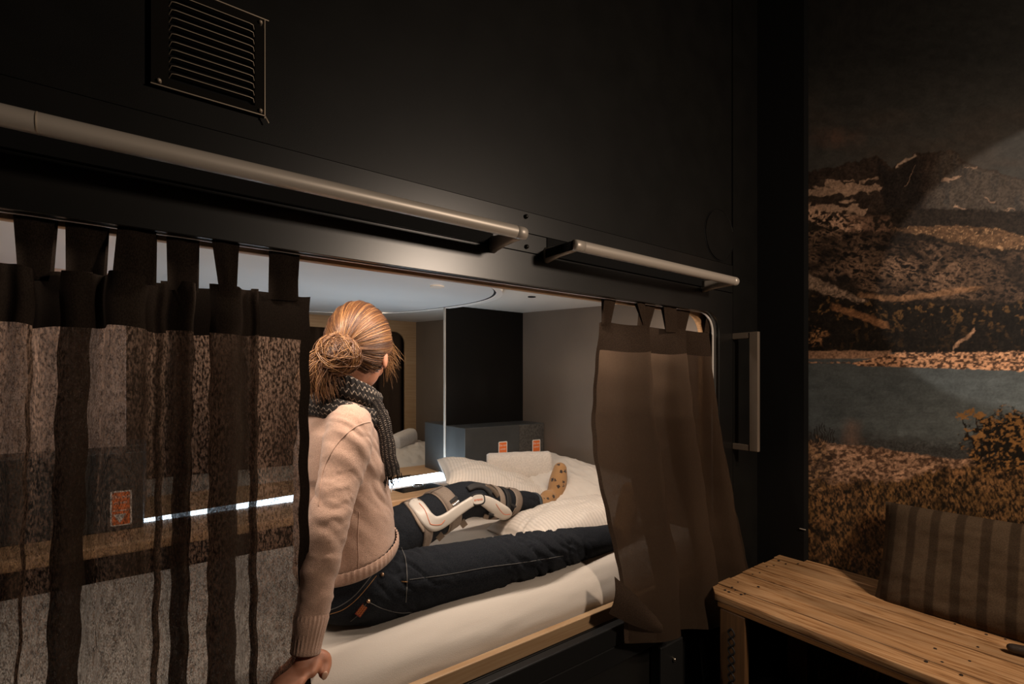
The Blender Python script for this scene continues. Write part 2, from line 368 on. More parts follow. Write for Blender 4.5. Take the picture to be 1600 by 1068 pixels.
# scarf: zigzag knit
m, nt, N, L, b = node_mat('black and white knit')
tc = N.new('ShaderNodeTexCoord'); mp = N.new('ShaderNodeMapping'); L.new(tc.outputs['UV'], mp.inputs[0])
sep = N.new('ShaderNodeSeparateXYZ'); L.new(mp.outputs[0], sep.inputs[0])
sn = N.new('ShaderNodeMath'); sn.operation = 'MULTIPLY'; sn.inputs[1].default_value = 290; L.new(sep.outputs[0], sn.inputs[0])
s2 = N.new('ShaderNodeMath'); s2.operation = 'SINE'; L.new(sn.outputs[0], s2.inputs[0])
s3 = N.new('ShaderNodeMath'); s3.operation = 'MULTIPLY_ADD'; s3.inputs[1].default_value = .018; L.new(s2.outputs[0], s3.inputs[0]); L.new(sep.outputs[1], s3.inputs[2])
s4 = N.new('ShaderNodeMath'); s4.operation = 'MULTIPLY'; s4.inputs[1].default_value = 12; L.new(s3.outputs[0], s4.inputs[0])
s5 = N.new('ShaderNodeMath'); s5.operation = 'FRACT'; L.new(s4.outputs[0], s5.inputs[0])
mr = N.new('ShaderNodeMapRange'); mr.inputs[1].default_value = .78; mr.inputs[2].default_value = .86; L.new(s5.outputs[0], mr.inputs[0])
nz = N.new('ShaderNodeTexNoise'); nz.inputs['Scale'].default_value = 260; nz.inputs['Detail'].default_value = 2; L.new(tc.outputs['Object'], nz.inputs['Vector'])
ng = N.new('ShaderNodeMapRange'); ng.inputs[1].default_value = .45; ng.inputs[2].default_value = .60; ng.inputs[3].default_value = .1; ng.inputs[4].default_value = .9; L.new(nz.outputs[0], ng.inputs[0])
mm = N.new('ShaderNodeMath'); mm.operation = 'MULTIPLY'; L.new(mr.outputs[0], mm.inputs[0]); L.new(ng.outputs[0], mm.inputs[1])
mx = N.new('ShaderNodeMix'); mx.data_type = 'RGBA'; mx.inputs[6].default_value = (.016,.012,.010,1); mx.inputs[7].default_value = (.62,.50,.40,1)
L.new(mm.outputs[0], mx.inputs[0]); L.new(mx.outputs[2], b.inputs['Base Color']); b.inputs['Roughness'].default_value = .95
bp = N.new('ShaderNodeBump'); bp.inputs['Strength'].default_value = .9; bp.inputs['Distance'].default_value = .004; L.new(s5.outputs[0], bp.inputs['Height']); L.new(bp.outputs[0], b.inputs['Normal'])
M['scarf'] = m

# ================================================================== ROOM
FL, CE, XL, XR, YB = -1.15, 1.75, -1.6, 2.03, -2.6
LIN, S1, S2, RAILZ = .250, .335, .443, -.737
struct(MB().box((XL,YB,FL-.1),(XR+.1,4.4,FL)).build('floor', M['floor']))
struct(MB().box((XL,YB,CE),(XR+.1,1.1,CE+.1)).build('ceiling', M['matte_black']))
struct(MB().box((XL-.1,YB,FL),(XL,4.4,CE)).build('wall_left', M['matte_black']))
struct(MB().box((XL,YB-.1,FL),(XR+.1,YB,CE)).build('wall_back', M['matte_black']))
struct(MB().box((XR+.004,YB,FL),(XR+.1,4.4,CE)).build('wall_right', M['matte_black']))
# pod front: lower sheet with the rounded opening
HX0, HX1 = -.46, 1.705
me = plate([(XL,FL),(1.80,FL),(1.80,S1-.0015),(XL,S1-.0015)], [rrect(HX0,RAILZ,HX1,LIN,.075)], .022, (0,1,0),(1,0,0),(0,0,1),(0,1,0))
struct(link(me, 'wall_front', M['black_panel']))
struct(MB().box((XL,1.0,.3870),(1.80,1.02,S2-.0015)).build('trim_1', M['black_panel']))
struct(MB().box((XL,1.0,S1+.0015),(1.80,1.02,.3845)).build('trim_2', M['black_panel']))
struct(MB().box((XL,1.003,S2+.001),(1.797,1.02,CE)).build('wall_upper', M['black_wall']))
struct(MB().box((XL,1.02,FL),(XR,1.04,CE)).mesh() and MB().box((XL,1.022,.30),(XR,1.045,CE)).build('wall_core', M['matte_black']))
struct(MB().box((1.803,1.0,FL),(XR,1.05,CE)).build('trim_3', M['black_wall']))
struct(MB().box((1.99,.822,FL),(XR+.002,1.0,CE)).build('trim_4', M['matte_black']))
# bed rail below the opening
t = thing('bed_rail', (.6,.975,-.86), 'black steel rail running under the curtained bunk opening', 'rail')
MB().box((-1.2,.972,-.797),(1.76,.999,RAILZ)).build('upper_rail', M['rail_black'], t, bevel=.003)
MB().box((-1.2,.976,-.858),(1.76,.999,-.800)).build('lower_rail', M['rail_black'], t, bevel=.003)
t2 = thing('support_post', (1.35,.95,FL), 'black post under the bunk rail below the right curtain', 'post')
MB().box((1.29,.955,FL),(1.41,.998,-.86)).build('post', M['rail_black'], t2, bevel=.004)
MB().tube([(1.355,.951,-.915),(1.355,.956,-.915)], .007, 14).build('screw', M['screw'], t2, smooth=True)
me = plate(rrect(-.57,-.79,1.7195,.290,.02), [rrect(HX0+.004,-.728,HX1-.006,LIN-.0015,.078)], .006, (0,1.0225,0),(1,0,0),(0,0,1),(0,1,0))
M['finish'] = mat('white edge seal', (.85,.80,.74), .4)
tag(link(me, 'lit_edge', M['finish']), 'thin white strip added for the lit edge around the inside of the near bunk opening', 'strip')  # white colour stands for the lit lower edge of the front panel
# inner wooden frame of the opening
me = plate(rrect(-.58,-.80,1.716,.30,.02), [rrect(HX0+.012,-.695,HX1-.018,LIN-.003,.085)], .02, (0,1.056,0),(1,0,0),(0,0,1),(0,1,0))
tag(link(me, 'opening_frame', M['ply_edge']), 'brown plywood lining edge just inside the near bunk opening', 'frame')
tag(MB().box((-.46,1.003,-.7345),(1.72,1.024,-.694)).build('bed_board', M['ply'], None, bevel=.002), 'pale birch board along the front under the mattress', 'board')
# small screws on the trim plates
for i, (px, py) in enumerate(((821,338.5),(822,385.5))):
    p = P(px, py, Y=1.0)
    o = MB().tube([p+V((0,-.003,0)), p+V((0,.004,0))], .006, 14).build('screw', M['vent'], None, smooth=True)
    tag(o, ('upper' if i == 0 else 'lower')+' of the two dark screws between the steel grab bars', 'screw')
# round hatch
t = thing('round_cover', (1.71,1.0,.545), 'round black cover disc set flush in the upper panel at right', 'cover')
ring = [V((1.71+.098*math.cos(a), 1.0015, .545+.098*math.sin(a))) for a in np.linspace(0, 2*PI, 72)]
MB().tube(ring, .0008, 6, ends=False).build('rim', M['rail_black'], t, smooth=True)
MB().tube([V((1.71,.9995,.545)), V((1.71,1.0035,.545))], .094, 64, ends=False).build('disc', M['black_wall'], t)

# ventilation grille
t = thing('ventilation_grille', (.073,1.0,.49), 'black louvred metal air vent on the upper wall', 'vent')
x0, x1, z0, z1 = -.012, .157, .489, .668
def strip(a, b, c, d, n='frame'): return MB().box(a, b)
mb = MB(); mb.box((x0,.992,z0),(x0+.024,1.003,z1)); mb.box((x1-.016,.992,z0),(x1,1.003,z1)); mb.box((x0+.024,.992,z0),(x1-.016,1.003,z0+.014)); mb.box((x0+.024,.992,z1-.018),(x1-.016,1.003,z1))
mb.build('frame', M['vent'], t)
mb = MB(); mb.tube([(x1,.991,z0-.004),(x1,.991,z1)], .0011, 8); mb.tube([(x0,.991,z0),(x1,.991,z0)], .0011, 8); mb.tube([(x1,.991,z0),(x1+.006,.9905,z0-.011)], .0014, 8)
mb.tube([(x0,.991,z1),(x1+.006,.991,z1)], .0011, 8)
mb.build('edge_glint', M['steel_bright'], t, smooth=True)  # pale beads added as the highlights along the vent edges
MB().box((x0+.02,1.001,z0+.01),(x1-.012,1.0025,z1-.01)).build('backing', M['matte_black'], t)
sx0, sx1 = .012, .1415
base = None
for k in range(11):
    z = .511+.01345*k
    if base is None:
        prof = [(-.0005,1.001),(.0,.994),(.0025,.9885),(.0045,.9885),(.0085,.997),(.0095,1.001)]
        rings = []
        for x, s_ in ((sx0,.15),(sx0+.004,.9),(sx0+.010,1),(sx1-.010,1),(sx1-.004,.9),(sx1,.15)):
            rings.append([V((x, 1.001+(b_-1.001)*s_, .511+a_)) for a_, b_ in prof])
        mb = MB(); mb.loft(rings); o = mb.build('louvre', M['vent'], t, smooth=False); base = o
        mb = MB(); pts = [(sx0,.998,.509),(sx0+.004,.9885,.513),(sx0+.010,.9875,.5135),(sx1-.010,.9875,.5135),(sx1-.004,.9885,.513),(sx1,.998,.506)]
        mb.tube(pts, .00075, 6); lip_glint = mb.build('louvre_glint', M['steel_bright'], o, smooth=True)  # pale line added as the highlight on each louvre
    else:
        o = base.copy(); C.objects.link(o); o.location = (t.location[0]*0, 0, .01345*k); o.parent = t
        o.matrix_parent_inverse = base.matrix_parent_inverse
        l2 = lip_glint.copy(); C.objects.link(l2); l2.parent = o; l2.matrix_parent_inverse = Matrix()
for x, z in ((x0+.011,z0+.007),(x1-.007,z0+.007),(x1-.007,z1-.009),(x0+.011,z1-.009)):
    MB().tube([(x,.989,z),(x,.9935,z)], .0032, 12).build('screw', M['steel_bright'], t, smooth=True)

# grab bars
def grab_bar(xa, xb, label):
    t = thing('grab_bar', ((xa+xb)/2,1.0,.337), label, 'handle', 'grab bars above the bunk opening')
    n = 24; yb, zc = .880, .337
    def prof(x, y, sc_=1):   # oval tube section
        return [V((x, y+.0135*math.cos(a)*sc_, zc+.0145*math.sin(a)*sc_)) for a in [2*PI*k/n for k in range(n)]]
    rings = [prof(xa+.030, yb), prof(xb-.030, yb)]
    MB().loft(rings, caps=False).build('tube', M['steel'], t, smooth=True)
    for s_, x in ((1, xa), (-1, xb)):
        mb = MB()
        rr = [prof(x+s_*.0295, yb), prof(x+s_*.010, yb), prof(x+s_*.004, yb+.001, .97), prof(x, yb+.002, .9)]
        mb.loft(rr)
        rings = []
        for y, hw, hh in ((yb+.002,.011,.0130),(yb+.03,.009,.0135),(.95,.008,.0150),(.985,.010,.0190),(.9995,.012,.0215)):
            cx = x+s_*.012
            rings.append([V((cx+hw*math.copysign(abs(math.cos(a))**.6, math.cos(a)), y, zc+hh*math.copysign(abs(math.sin(a))**.8, math.sin(a)))) for a in [2*PI*k/n for k in range(n)]])
        mb.loft(rings); mb.build('end_bracket', M['steel'], t, smooth=True)
        MB().tube([(x-s_*.0006,yb+.004,zc),(x-s_*.0001,.99,zc+.001)], .0115, 16, ends=False, flat=.06, up=(1,0,0)).build('shaded_face', M['matte_black'], t, smooth=True) if s_ == 1 else None  # black face on left ends paints the side turned from the light
    MB().box((xa+.012,.9975,S1+.002),(xb-.012,1.0005,.3845)).build('backing_plate', M['matte_black'], t)
grab_bar(-.330, .685, 'long brushed steel grab bar nearest the vent')
grab_bar(.838, 1.61, 'brushed steel grab bar above the right curtain')
xj = P(58,175,Y=.88).x
MB().tube([V((xj,.880,.337)),V((xj+.0012,.880,.337))], .01475, 28, ends=False, flat=1.0).build('joint_ring', M['steel_bright'], [o for o in C.objects if o.name == 'grab_bar'][0], smooth=False)
# door handle on the right
t = thing('pull_handle', (1.80,1.0,-.27), 'vertical flat steel pull handle beside the right curtain', 'handle')
M['bronze_steel'] = mat('dull bronze steel', (.27,.215,.165), .45, metal=.4)
MB().box((1.795,.900,-.272),(1.812,.933,.178)).build('grip', M['bronze_steel'], t, bevel=.0025)
for z in (-.272, .155): MB().box((1.797,.934,z),(1.810,1.0,z+.023)).build('arm', M['bronze_steel'], t, bevel=.002)

# ================================================================== POD INTERIOR
EX, WX, PY, FY = 1.722, -.60, 2.24, 3.70
cz = lambda y: .26+.058*y
struct(MB().box((EX,1.05,FL),(EX+.03,3.9,.62)).build('wall_end', M['pod_grey']))
struct(MB().box((WX-.03,1.05,FL),(WX,3.9,.62)).build('wall_foot', M['pod_grey']))
def slab(x0, x1, y0, y1, dz, th):
    mb = MB(); vs = []
    for x in (x0,x1):
        for y in (y0,y1):
            for z in (cz(y)+dz, cz(y)+dz+th): vs.append(V((x,y,z)))
    mb.add(vs, [(0,1,3,2),(4,6,7,5),(0,4,5,1),(2,3,7,6),(0,2,6,4),(1,5,7,3)]); return mb
struct(slab(WX,EX,1.05,3.74,0,.03).build('ceiling_pod', M['ceil']))
# crease: recessed darker band towards the partition
# ceiling panel with curved end
def sup(t_, a, b, e): c, s_ = math.cos(t_), math.sin(t_); return (a*math.copysign(abs(c)**(2/e), c), b*math.copysign(abs(s_)**(2/e), s_))
out = [sup(2*PI*k/96, .93, 1.03, 2.7) for k in range(96)]
def on_ceiling(me):
    for v in me.vertices: v.co.z += cz(v.co.y)-cz(0)
    return me
me = on_ceiling(plate(out, [], .008, (.27,2.27,cz(0)-.012), (1,0,0),(0,1,0),(0,0,1)))
pc = tag(link(me, 'ceiling_panel', M['ceil_panel']), 'pale blue lit ceiling panel with a rounded end inside the bunk', 'panel')
me = on_ceiling(plate([sup(2*PI*k/96, 0.939, 1.039, 2.7) for k in range(96)], [[sup(2*PI*k/96, 0.931, 1.031, 2.7) for k in range(96)]], 0.009, (.27,2.27,cz(0)-0.0125), (1,0,0),(0,1,0),(0,0,1)))
link(me, 'shadow_gap', M['matte_black'], pc)
me = on_ceiling(plate([sup(2*PI*k/96, 0.962, 1.062, 2.7) for k in range(96)], [[sup(2*PI*k/96, 0.9392, 1.0392, 2.7) for k in range(96)]], 0.018, (.27,2.27,cz(0)-0.018), (1,0,0),(0,1,0),(0,0,1)))
link(me, 'rim', M['finish'], pc)
p = P(831, 463, Z=1); r = ray(831,463); tt = .26/(r.z-.058*r.y); p = r*tt
tag(MB().tube([p+V((0,0,-.003)), p+V((0,0,.004))], .017, 20, ends=False).build('air_outlet', M['matte_black'], None), 'small dark round outlet in the cream ceiling above the box', 'vent')
r = ray(683,441); p = r*(.26/(r.z-.058*r.y))
tag(MB().tube([p+V((0,0,-.018)), p+V((0,0,-.010))], .026, 24, ends=False).build('ceiling_sensor', M['ceil'], None), 'flat round grey disc on the pale ceiling panel', 'sensor')
# partitions
PX0 = 1.205
t = thing('partition', (1.46,PY,-.5), 'black partition board between the two bunks above the grey box', 'partition')
MB().box((PX0+.006,PY,-.5),(EX,PY+.018,cz(PY)-.001)).build('board', M['pod_dark'], t)
MB().box((PX0+.003,PY-.001,-.5),(PX0+.006,PY+.019,cz(PY)-.002)).build('edge_strip', M['steel'], t)
t = thing('partition', (-.35,PY,-.5), 'pinkish beige partition board behind the left curtain', 'partition')
MB().box((WX,PY,-.5),(-.10,PY+.018,cz(PY)-.001)).build('board', M['beige_panel'], t, bevel=.002)
# shelf between the bunks
t = thing('divider_shelf', (.56,2.2,-.61), 'pale wooden shelf between the two bunks', 'shelf')
MB().box((WX,1.885,-.535),(EX,2.12,-.500)).build('near_board', M['shelf'], t, bevel=.006)
link(plate([(WX,2.14),(-.10,2.14),(.55,2.219),(1.203,2.289),(EX,2.289),(EX,2.56),(WX,2.56)], [], .035, (0,0,-.535),(1,0,0),(0,1,0),(0,0,1)), 'far_board', M['shelf'], t)
MB().box((WX,1.90,FL),(EX,2.55,-.536)).build('core', M['pod_dark'], t)
tag(link(plate([(-.095,2.125),(1.20,2.125),(1.20,2.285),(.55,2.215),(-.095,2.137)], [], .041, (0,0,-.535),(1,0,0),(0,1,0),(0,0,1)), 'light_strip', M['led']), 'glowing bluish white light strip along the middle of the shelf', 'light')
# control panels
def ctrl(corners, knob, label, sq=False):
    c = [P(*q, Z=-.4975) for q in corners]
    t = thing('control_panel', sum(c, V())/4, label, 'control panel', 'control panels set in the divider shelf')
    mb = MB(); mb.add(c+[q+V((0,0,-.002)) for q in c], [(0,1,2,3),(7,6,5,4),(0,4,5,1),(1,5,6,2),(2,6,7,3),(3,7,4,0)]); mb.build('glass', M['glass_black'], t)
    k = P(*knob, Z=-.496); pts = [k+V((.022*math.cos(a), .022*math.sin(a), 0)) for a in np.linspace(0, 2*PI, 30)]
    MB().tube(pts, .0028, 8, ends=False).build('knob_ring', M['chrome'], t, smooth=True)
    MB().tube([k+V((0,0,-.001)), k+V((0,0,.003))], .018, 20, ends=False).build('knob', M['glass_black'], t)
    if sq: MB().box(k+V((.055,-.012,-.001)), k+V((.115,.012,.002))).build('display', M['chrome'], t)
ctrl([(613,764.5),(630,769.5),(692,758.5),(674,754)], (653,757.5), 'long black glass control panel nearer to the knee brace')
ctrl([(622,744),(633,750.5),(655,747),(641,741)], (624,746), 'black control panel with silver key beyond the light strip', True)
# grey boxes
def grey_box(xa, xb, label, stickers, cover):
    t = thing('locker_box', ((xa+xb)/2,2.25,-.5), label, 'box', 'grey steel boxes on the divider shelf')
    zt = -.243
    MB().box((xa,2.045,-.4995),(xb,PY-.001,zt)).build('near_body', M['box_grey'], t, bevel=.003)
    MB().box((xa,PY+.019,-.4995),(xb,2.49,zt)).build('far_body', M['box_grey'], t, bevel=.003)
    if cover: MB().box((cover[0],2.042,-.496),(cover[1],2.0455,zt-.004)).build('cover_plate', M['box_cover'], t, bevel=.001)
    for (sx, zt_, zb, txt) in stickers:
        yy = 2.0405
        me = plate(rrect(sx,zb,sx+.056,zt_,.006,5), [], .001, (0,yy,0),(1,0,0),(0,0,1),(0,1,0)); s1 = link(me, 'sticker', M['white_print'], t)
        s1['label'] = 'orange sticker with white border and lettering'
        me = plate(rrect(sx+.005,zb+.004,sx+.051,zt_-.005,.004,5), [], .001, (0,yy-.0007,0),(1,0,0),(0,0,1),(0,1,0)); link(me, 'orange_field', M['orange'], s1)
        for j, wd in enumerate(txt):
            link(place(text_mesh(wd, .0155), (sx+.028,yy-.001,zt_-.020-.0185*j),(1,0,0),(0,0,1)), 'lettering', M['white_print'], s1)
        MB().box((sx+.006,yy-.0014,zt_-.066),(sx+.050,yy-.0006,zt_-.0635)).build('line', M['white_print'], s1)
        mb = MB(); cx, zc = sx+.025, zt_-.088; mb.add([(cx-.017,yy-.0014,zc+.012),(cx+.017,yy-.0014,zc+.012),(cx,yy-.0014,zc-.018),(cx-.017,yy-.0006,zc+.012),(cx+.017,yy-.0006,zc+.012),(cx,yy-.0006,zc-.018)], [(0,1,2),(5,4,3),(0,3,4,1),(1,4,5,2),(2,5,3,0)])
        mb.build('triangle', M['white_print'], s1)
s_a = P(779, 690, Y=2.04); s_b = P(832, 687, Y=2.04)
cv = P(812, 700, Y=2.04).x
grey_box(1.212, EX-.002, 'grey steel box with two orange stickers behind the towel', [(s_a.x, s_a.z, s_a.z-.115, ('Do not','cover')), (s_b.x, s_b.z, s_b.z-.115, ('Do not','cover'))], (cv, EX-.006))
s_c = P(172, 768, Y=2.04)
grey_box(WX+.002, -.045, 'grey steel box with one orange sticker behind the left curtain', [(s_c.x, s_c.z, s_c.z-.115, ('Do not','cover'))], None)

# mattress (near and far)
def mattress(name, x0, x1, y0, y1, zb, zt, label, dents=(), nx=230, wr=.0022):
    prof = []; r = .055
    prof.append((y0+.006, zb)); 
    ra, rb = .10, min(.115, zt-zb-.02)
    for k in range(24): a = PI/2*(k-4)/19; prof.append((y0+ra-ra*math.cos(a) if k >= 4 else y0+.0015*(4-k), zt-rb+rb*math.sin(a) if k >= 4 else zb+.004+(zt-rb-zb-.004)*k/4))
    for k in range(1, 56): prof.append((y0+ra+(y1-y0-ra-r)*k/56, zt))
    for k in range(0, 10): a = PI/2*k/9; prof.append((y1-r+r*math.sin(a), zt-r+r*math.cos(a)))
    prof.append((y1, zb))
    xs = np.linspace(x0, x1, nx); rings = []
    for i, x in enumerate(xs):
        e = min(1, (min(x-x0, x1-x)/.03)); e = math.sqrt(max(0, 1-(1-e)**2))
        rings.append([[x, y, zb+(z-zb)*(.6+.4*e)] for y, z in prof])
    A = np.array(rings); n1 = fbm(A[...,0]*5+A[...,2]*9, A[...,1]*16+A[...,2]*22, 0, 4, 3)-.5
    A[...,2] += n1*wr*3*(A[...,2] > zb+.02); A[...,1] -= (fbm(A[...,0]*4, A[...,2]*30, 0, 3, 9)-.5)*wr*4*(A[...,1] < y0+.06)
    for (dx, dy, rx, ry, d) in dents:
        A[...,2] -= d*np.exp(-((A[...,0]-dx)/rx)**2-((A[...,1]-dy)/ry)**2)*np.clip((A[...,2]-zb)/(zt-zb), 0, 1)
    mb = MB(); mb.loft([[tuple(q) for q in ring] for ring in A]); o = mb.build(name, M['sheet'], None, smooth=True)
    return tag(o, label, 'mattress')
MT = -.590
mattress('mattress', -.585, 1.712, 1.030, 1.878, -.735, MT, 'white sheeted mattress the woman sits on', [(.40,1.26,.16,.16,.035),(.23,1.03,.10,.07,.030),(.8,1.16,.35,.06,.004)])
mattress('mattress', -.585, 1.712, 2.58, 3.66, -.735, -.60, 'white sheeted mattress of the bunk beyond the shelf', nx=60)
tag(MB().box((-.59,1.03,-.80),(1.715,1.885,-.738)).build('plywood_board', M['ply'], None), 'plywood base board under the near mattress', 'board')
tag(MB().box((-.59,2.57,-.80),(1.715,3.67,-.738)).build('plywood_board', M['ply'], None), 'plywood base board under the far mattress', 'board')

# soft cushions
def cushion(dims, nu=70, nv=50, p=2.6, seed=0, wr=.006, pinch=.08, thick_p=.55):
    a, b_, h = dims; top = []; bot = []
    U, W_ = np.meshgrid(np.linspace(-1,1,nu), np.linspace(-1,1,nv), indexing='ij')
    X = a*U*(1-pinch*(1-W_**2)*np.abs(U)**2*.6); Y = b_*W_*(1-pinch*(1-U**2)*np.abs(W_)**2*.6)
    H = h*(1-np.abs(U)**p)**thick_p*(1-np.abs(W_)**p)**thick_p
    n = (fbm(U*3+seed, W_*3, 0, 4, seed)-.5)*wr*4*(H/h)**.5 + (np.abs(fbm(U*2.2+W_*2+seed, (U-W_)*5, 0, 3, seed+5)-.5))*-wr*4*(H/h)**.4
    return X, Y, H+n, -H*.75
def cushion_obj(name, dims, R, loc, m, parent=None, seed=0, **k):
    X, Y, Zt, Zb = cushion(dims, seed=seed, **k); nu, nv = X.shape
    vs = []; fs = []
    for Z in (Zt, Zb):
        for i in range(nu):
            for j in range(nv): vs.append(R @ V((X[i,j], Y[i,j], Z[i,j])) + V(loc))
    o_ = nu*nv
    for i in range(nu-1):
        for j in range(nv-1):
            a = i*nv+j; fs.append((a, a+nv, a+nv+1, a+1)); fs.append((o_+a+1, o_+a+nv+1, o_+a+nv, o_+a))
    for i in range(nu-1):
        for j in (0, nv-1):
            a = i*nv+j; q = (a, o_+a, o_+a+nv, a+nv); fs.append(q if j == 0 else q[::-1])
    for j in range(nv-1):
        for i in (0, nu-1):
            a = i*nv+j; q = (a, a+1, o_+a+1, o_+a); fs.append(q if i == 0 else q[::-1])
    me = bpy.data.meshes.new(name); me.from_pydata(vs, [], fs)
    uv = me.uv_layers.new(name='UVMap'); li = np.empty(len(me.loops), np.int32); me.loops.foreach_get('vertex_index', li)
    q = li % o_; uvs = np.stack([(q//nv)/(nu-1), (q % nv)/(nv-1)], 1); uv.data.foreach_set('uv', uvs.astype(np.float32).ravel())
    return link(me, name, m, parent, True)
def rot(x=0, y=0, z=0): return Matrix.Rotation(math.radians(z),3,'Z') @ Matrix.Rotation(math.radians(y),3,'Y') @ Matrix.Rotation(math.radians(x),3,'X')

tag(cushion_obj('pillow', (.22,.33,.085), rot(8,-17,6), (1.50,1.66,-.50), M['sheet'], seed=2, wr=.008), 'plain white pillow behind the socked foot', 'pillow')
tag(cushion_obj('pillow', (.30,.175,.080), rot(-4,-3,-7), (1.30,1.36,-.555), M['satin'], seed=11, wr=.006, thick_p=.45), 'striped white pillow under the braced leg', 'pillow')
tag(cushion_obj('duvet', (.28,.16,.075), rot(8,19,-18), (1.22,1.75,-.48), M['satin'], seed=23, wr=.005, thick_p=.42), 'folded striped white duvet behind the braced knee', 'duvet')
# towel
def towel(L_, hh, th, R, loc, label, spiral=False, parts=True):
    t = thing('towel', loc, label, 'towel'); rings = []
    n = 40
    for i in range(26):
        x = (i/25-.5)*L_; e = 1-.10*max(0, (abs(x)/(L_/2)-.93)/.07)**2; rr = []
        for k in range(n):
            a = 2*PI*k/n; c, s_ = math.cos(a), math.sin(a)
            yy = th*math.copysign(abs(c)**.75, c)*e; zz = hh*math.copysign(abs(s_)**.75, s_)*e
            nn = (noise.noise(V((x*22, yy*22, zz*22)))*.003 + noise.noise(V((x*8, yy*12, zz*12)))*.004)
            rr.append(R @ V((x, yy*(1+nn/th), zz*(1+nn/hh)+.004*math.sin(x*9))) + V(loc))
        rings.append(rr)
    MB().loft(rings).build('roll', M['towel'], t, smooth=True)
    if parts:
        rings = []
        for i in range(20):
            x = (i/19-.5)*L_*1.04-.010; rings.append([R @ V((x, y, z+.002*math.sin(x*40)))+V(loc) for y, z in ((-th*.9,-hh*.98),(-th*.95,-hh*.80),(0,-hh*.72),(th*.8,-hh*.8),(th*.9,-hh*.95),(0,-hh*1.06))])
        MB().loft(rings).build('fold', M['towel'], t, smooth=True)
    return t
pl_, pr_ = P(757,728,Y=1.90), P(856,735,Y=1.74)
ang = math.degrees(math.atan2(pr_.y-pl_.y, pr_.x-pl_.x))
towel((pr_-pl_).length, .067, .048, rot(-6,0,ang), (pl_+pr_)/2+V((0,-.02,.014)), 'rolled white towel standing against the grey box')
towel(.24, .055, .055, rot(0,-6,35), P(629,686,Y=3.15), 'rolled white towel on the far bunk')
tag(cushion_obj('pillow', (.30,.33,.07), rot(4,-8,8), (1.36,3.08,-.535), M['sheet'], seed=31, wr=.01), 'crumpled white pillow on the far bunk under a towel', 'pillow')

# far front wall, wood frame and dark curtain
me = plate([(WX,FL),(EX,FL),(EX,.50),(WX,.50)], [rrect(-.45,-.74,1.625,.385,.09)], .03, (0,FY,0),(1,0,0),(0,0,1),(0,1,0))
struct(link(me, 'wall_far', M['ply']))
struct(MB().box((WX,3.95,FL),(EX,4.0,.6)).build('wall_beyond', M['matte_black']))
rings = []
for i in range(240):
    x = -.5+2.2*i/239; y = FY+.07+.022*math.sin(x*31)+.012*math.sin(x*57+1)
    rings.append([V((x, y, .42)), V((x, y+.004, -.2)), V((x+.01*math.sin(x*20), y, -.86))])
mb = MB(); mb.loft(rings, closed=False, caps=False); 
tag(mb.build('far_curtain', M['linen_hem_r'], None, smooth=True), 'dark brown curtain in the far opening behind the head', 'curtain')

# ================================================================== CURTAINS
def curtain(name, path, ztop, zbot, shift, yshape, label, mats, edge, tabs, nu, nv, hem_at, bulge=None, tabname='tab', corner=None):
    """path: list of (px at Y~1.03, dy). shift(u) -> px shift at the bottom"""
    t = thing(name, (XatY(path[len(path)//2][0],1.03),1.03,ztop), label, 'curtain', 'tab top curtains of the near bunk')
    A = cr(path, nu)
    hb = .088; e0, e1 = edge
    def pt(i, s_):  # s_: 0 top .. 1 bottom
        px, dy = A[i]; u = i/(nu-1)
        z = ztop+(zbot(u)-ztop)*s_; px2 = px+shift(u, s_)
        amp = .8+(.55 if e1 else 1.1)*min(1, s_*3)-(0 if e1 else 1.05*max(0,(s_-.45)/.55)); y = 1.030+dy*amp+yshape(u, s_)
        x = XatY(px2, 1.03)
        return V((x+.0015*math.sin(z*60+u*9), y+.003*math.sin(z*21+u*23)*min(1,s_*4), z+.004*math.sin(u*37)*(1-s_)))
    full = lambda u: ztop-zbot(u)
    def sheet(i0, i1, sa, sb, n, nm, m, off=0, parent=t):
        rings = []
        for i in range(i0, i1):
            u = i/(nu-1); a = sa(u); b_ = sb(u)
            rings.append([pt(i, a+(b_-a)*k/(n-1))+V((0,off,0)) for k in range(n)])
        mb = MB(); mb.loft(rings, closed=False, caps=False); return mb.build(nm, m, parent, smooth=True)
    H = lambda u: hb/full(u)
    e0, e1 = edge
    sheet(e0, nu-e1, lambda u: H(u), lambda u: 1, nv, 'panel', mats[0])
    sheet(0, nu, lambda u: 0, H, 12, 'header_band', mats[1])
    if e1: sheet(nu-e1-1, nu, H, lambda u: 1, nv, 'side_hem', mats[1])
    if e0: sheet(0, e0+1, H, lambda u: 1, nv, 'side_hem', mats[1])
    for (a, b_, a2, b2, ua) in tabs:   # px at top (a,b), px at the curtain edge (a2,b2), path index fraction for depth
        i = int(ua*(nu-1)); y = pt(i, .01).y; zc = ztop+.004*math.sin(ua*37)
        rings = []
        for k in range(22):
            if k < 9: f = k/8; zz = zc-.012+(.285-zc+.012)*f; yy = y-.003+(1.0265-.012-y+.003)*f*1.0; yy = (y-.003)*(1-f)+(1.020)*f
            elif k < 13: aa = PI*(k-8)/4; zz = .285+.011*math.sin(aa); yy = 1.032-.012*math.cos(aa); f = 1
            else: f = 1-(k-13)/8; zz = zc-.012+(.285-zc+.012)*f; yy = (y+.004)*(1-f)+1.044*f
            xa = XatY(a2+(a-a2)*f, 1.03); xb = XatY(b2+(b_-b2)*f, 1.03)
            if k >= 13: xa += .006*(1-f); xb += .004*(1-f)
            rings.append([V((xa+(xb-xa)*q/6, yy+.002*math.sin(q*1.3+k*.3), zz)) for q in range(7)])
        mb = MB(); mb.loft(rings, closed=False, caps=False); mb.build(tabname, mats[1], t, smooth=True)
    if corner: corner(t, pt, mats)
    return t
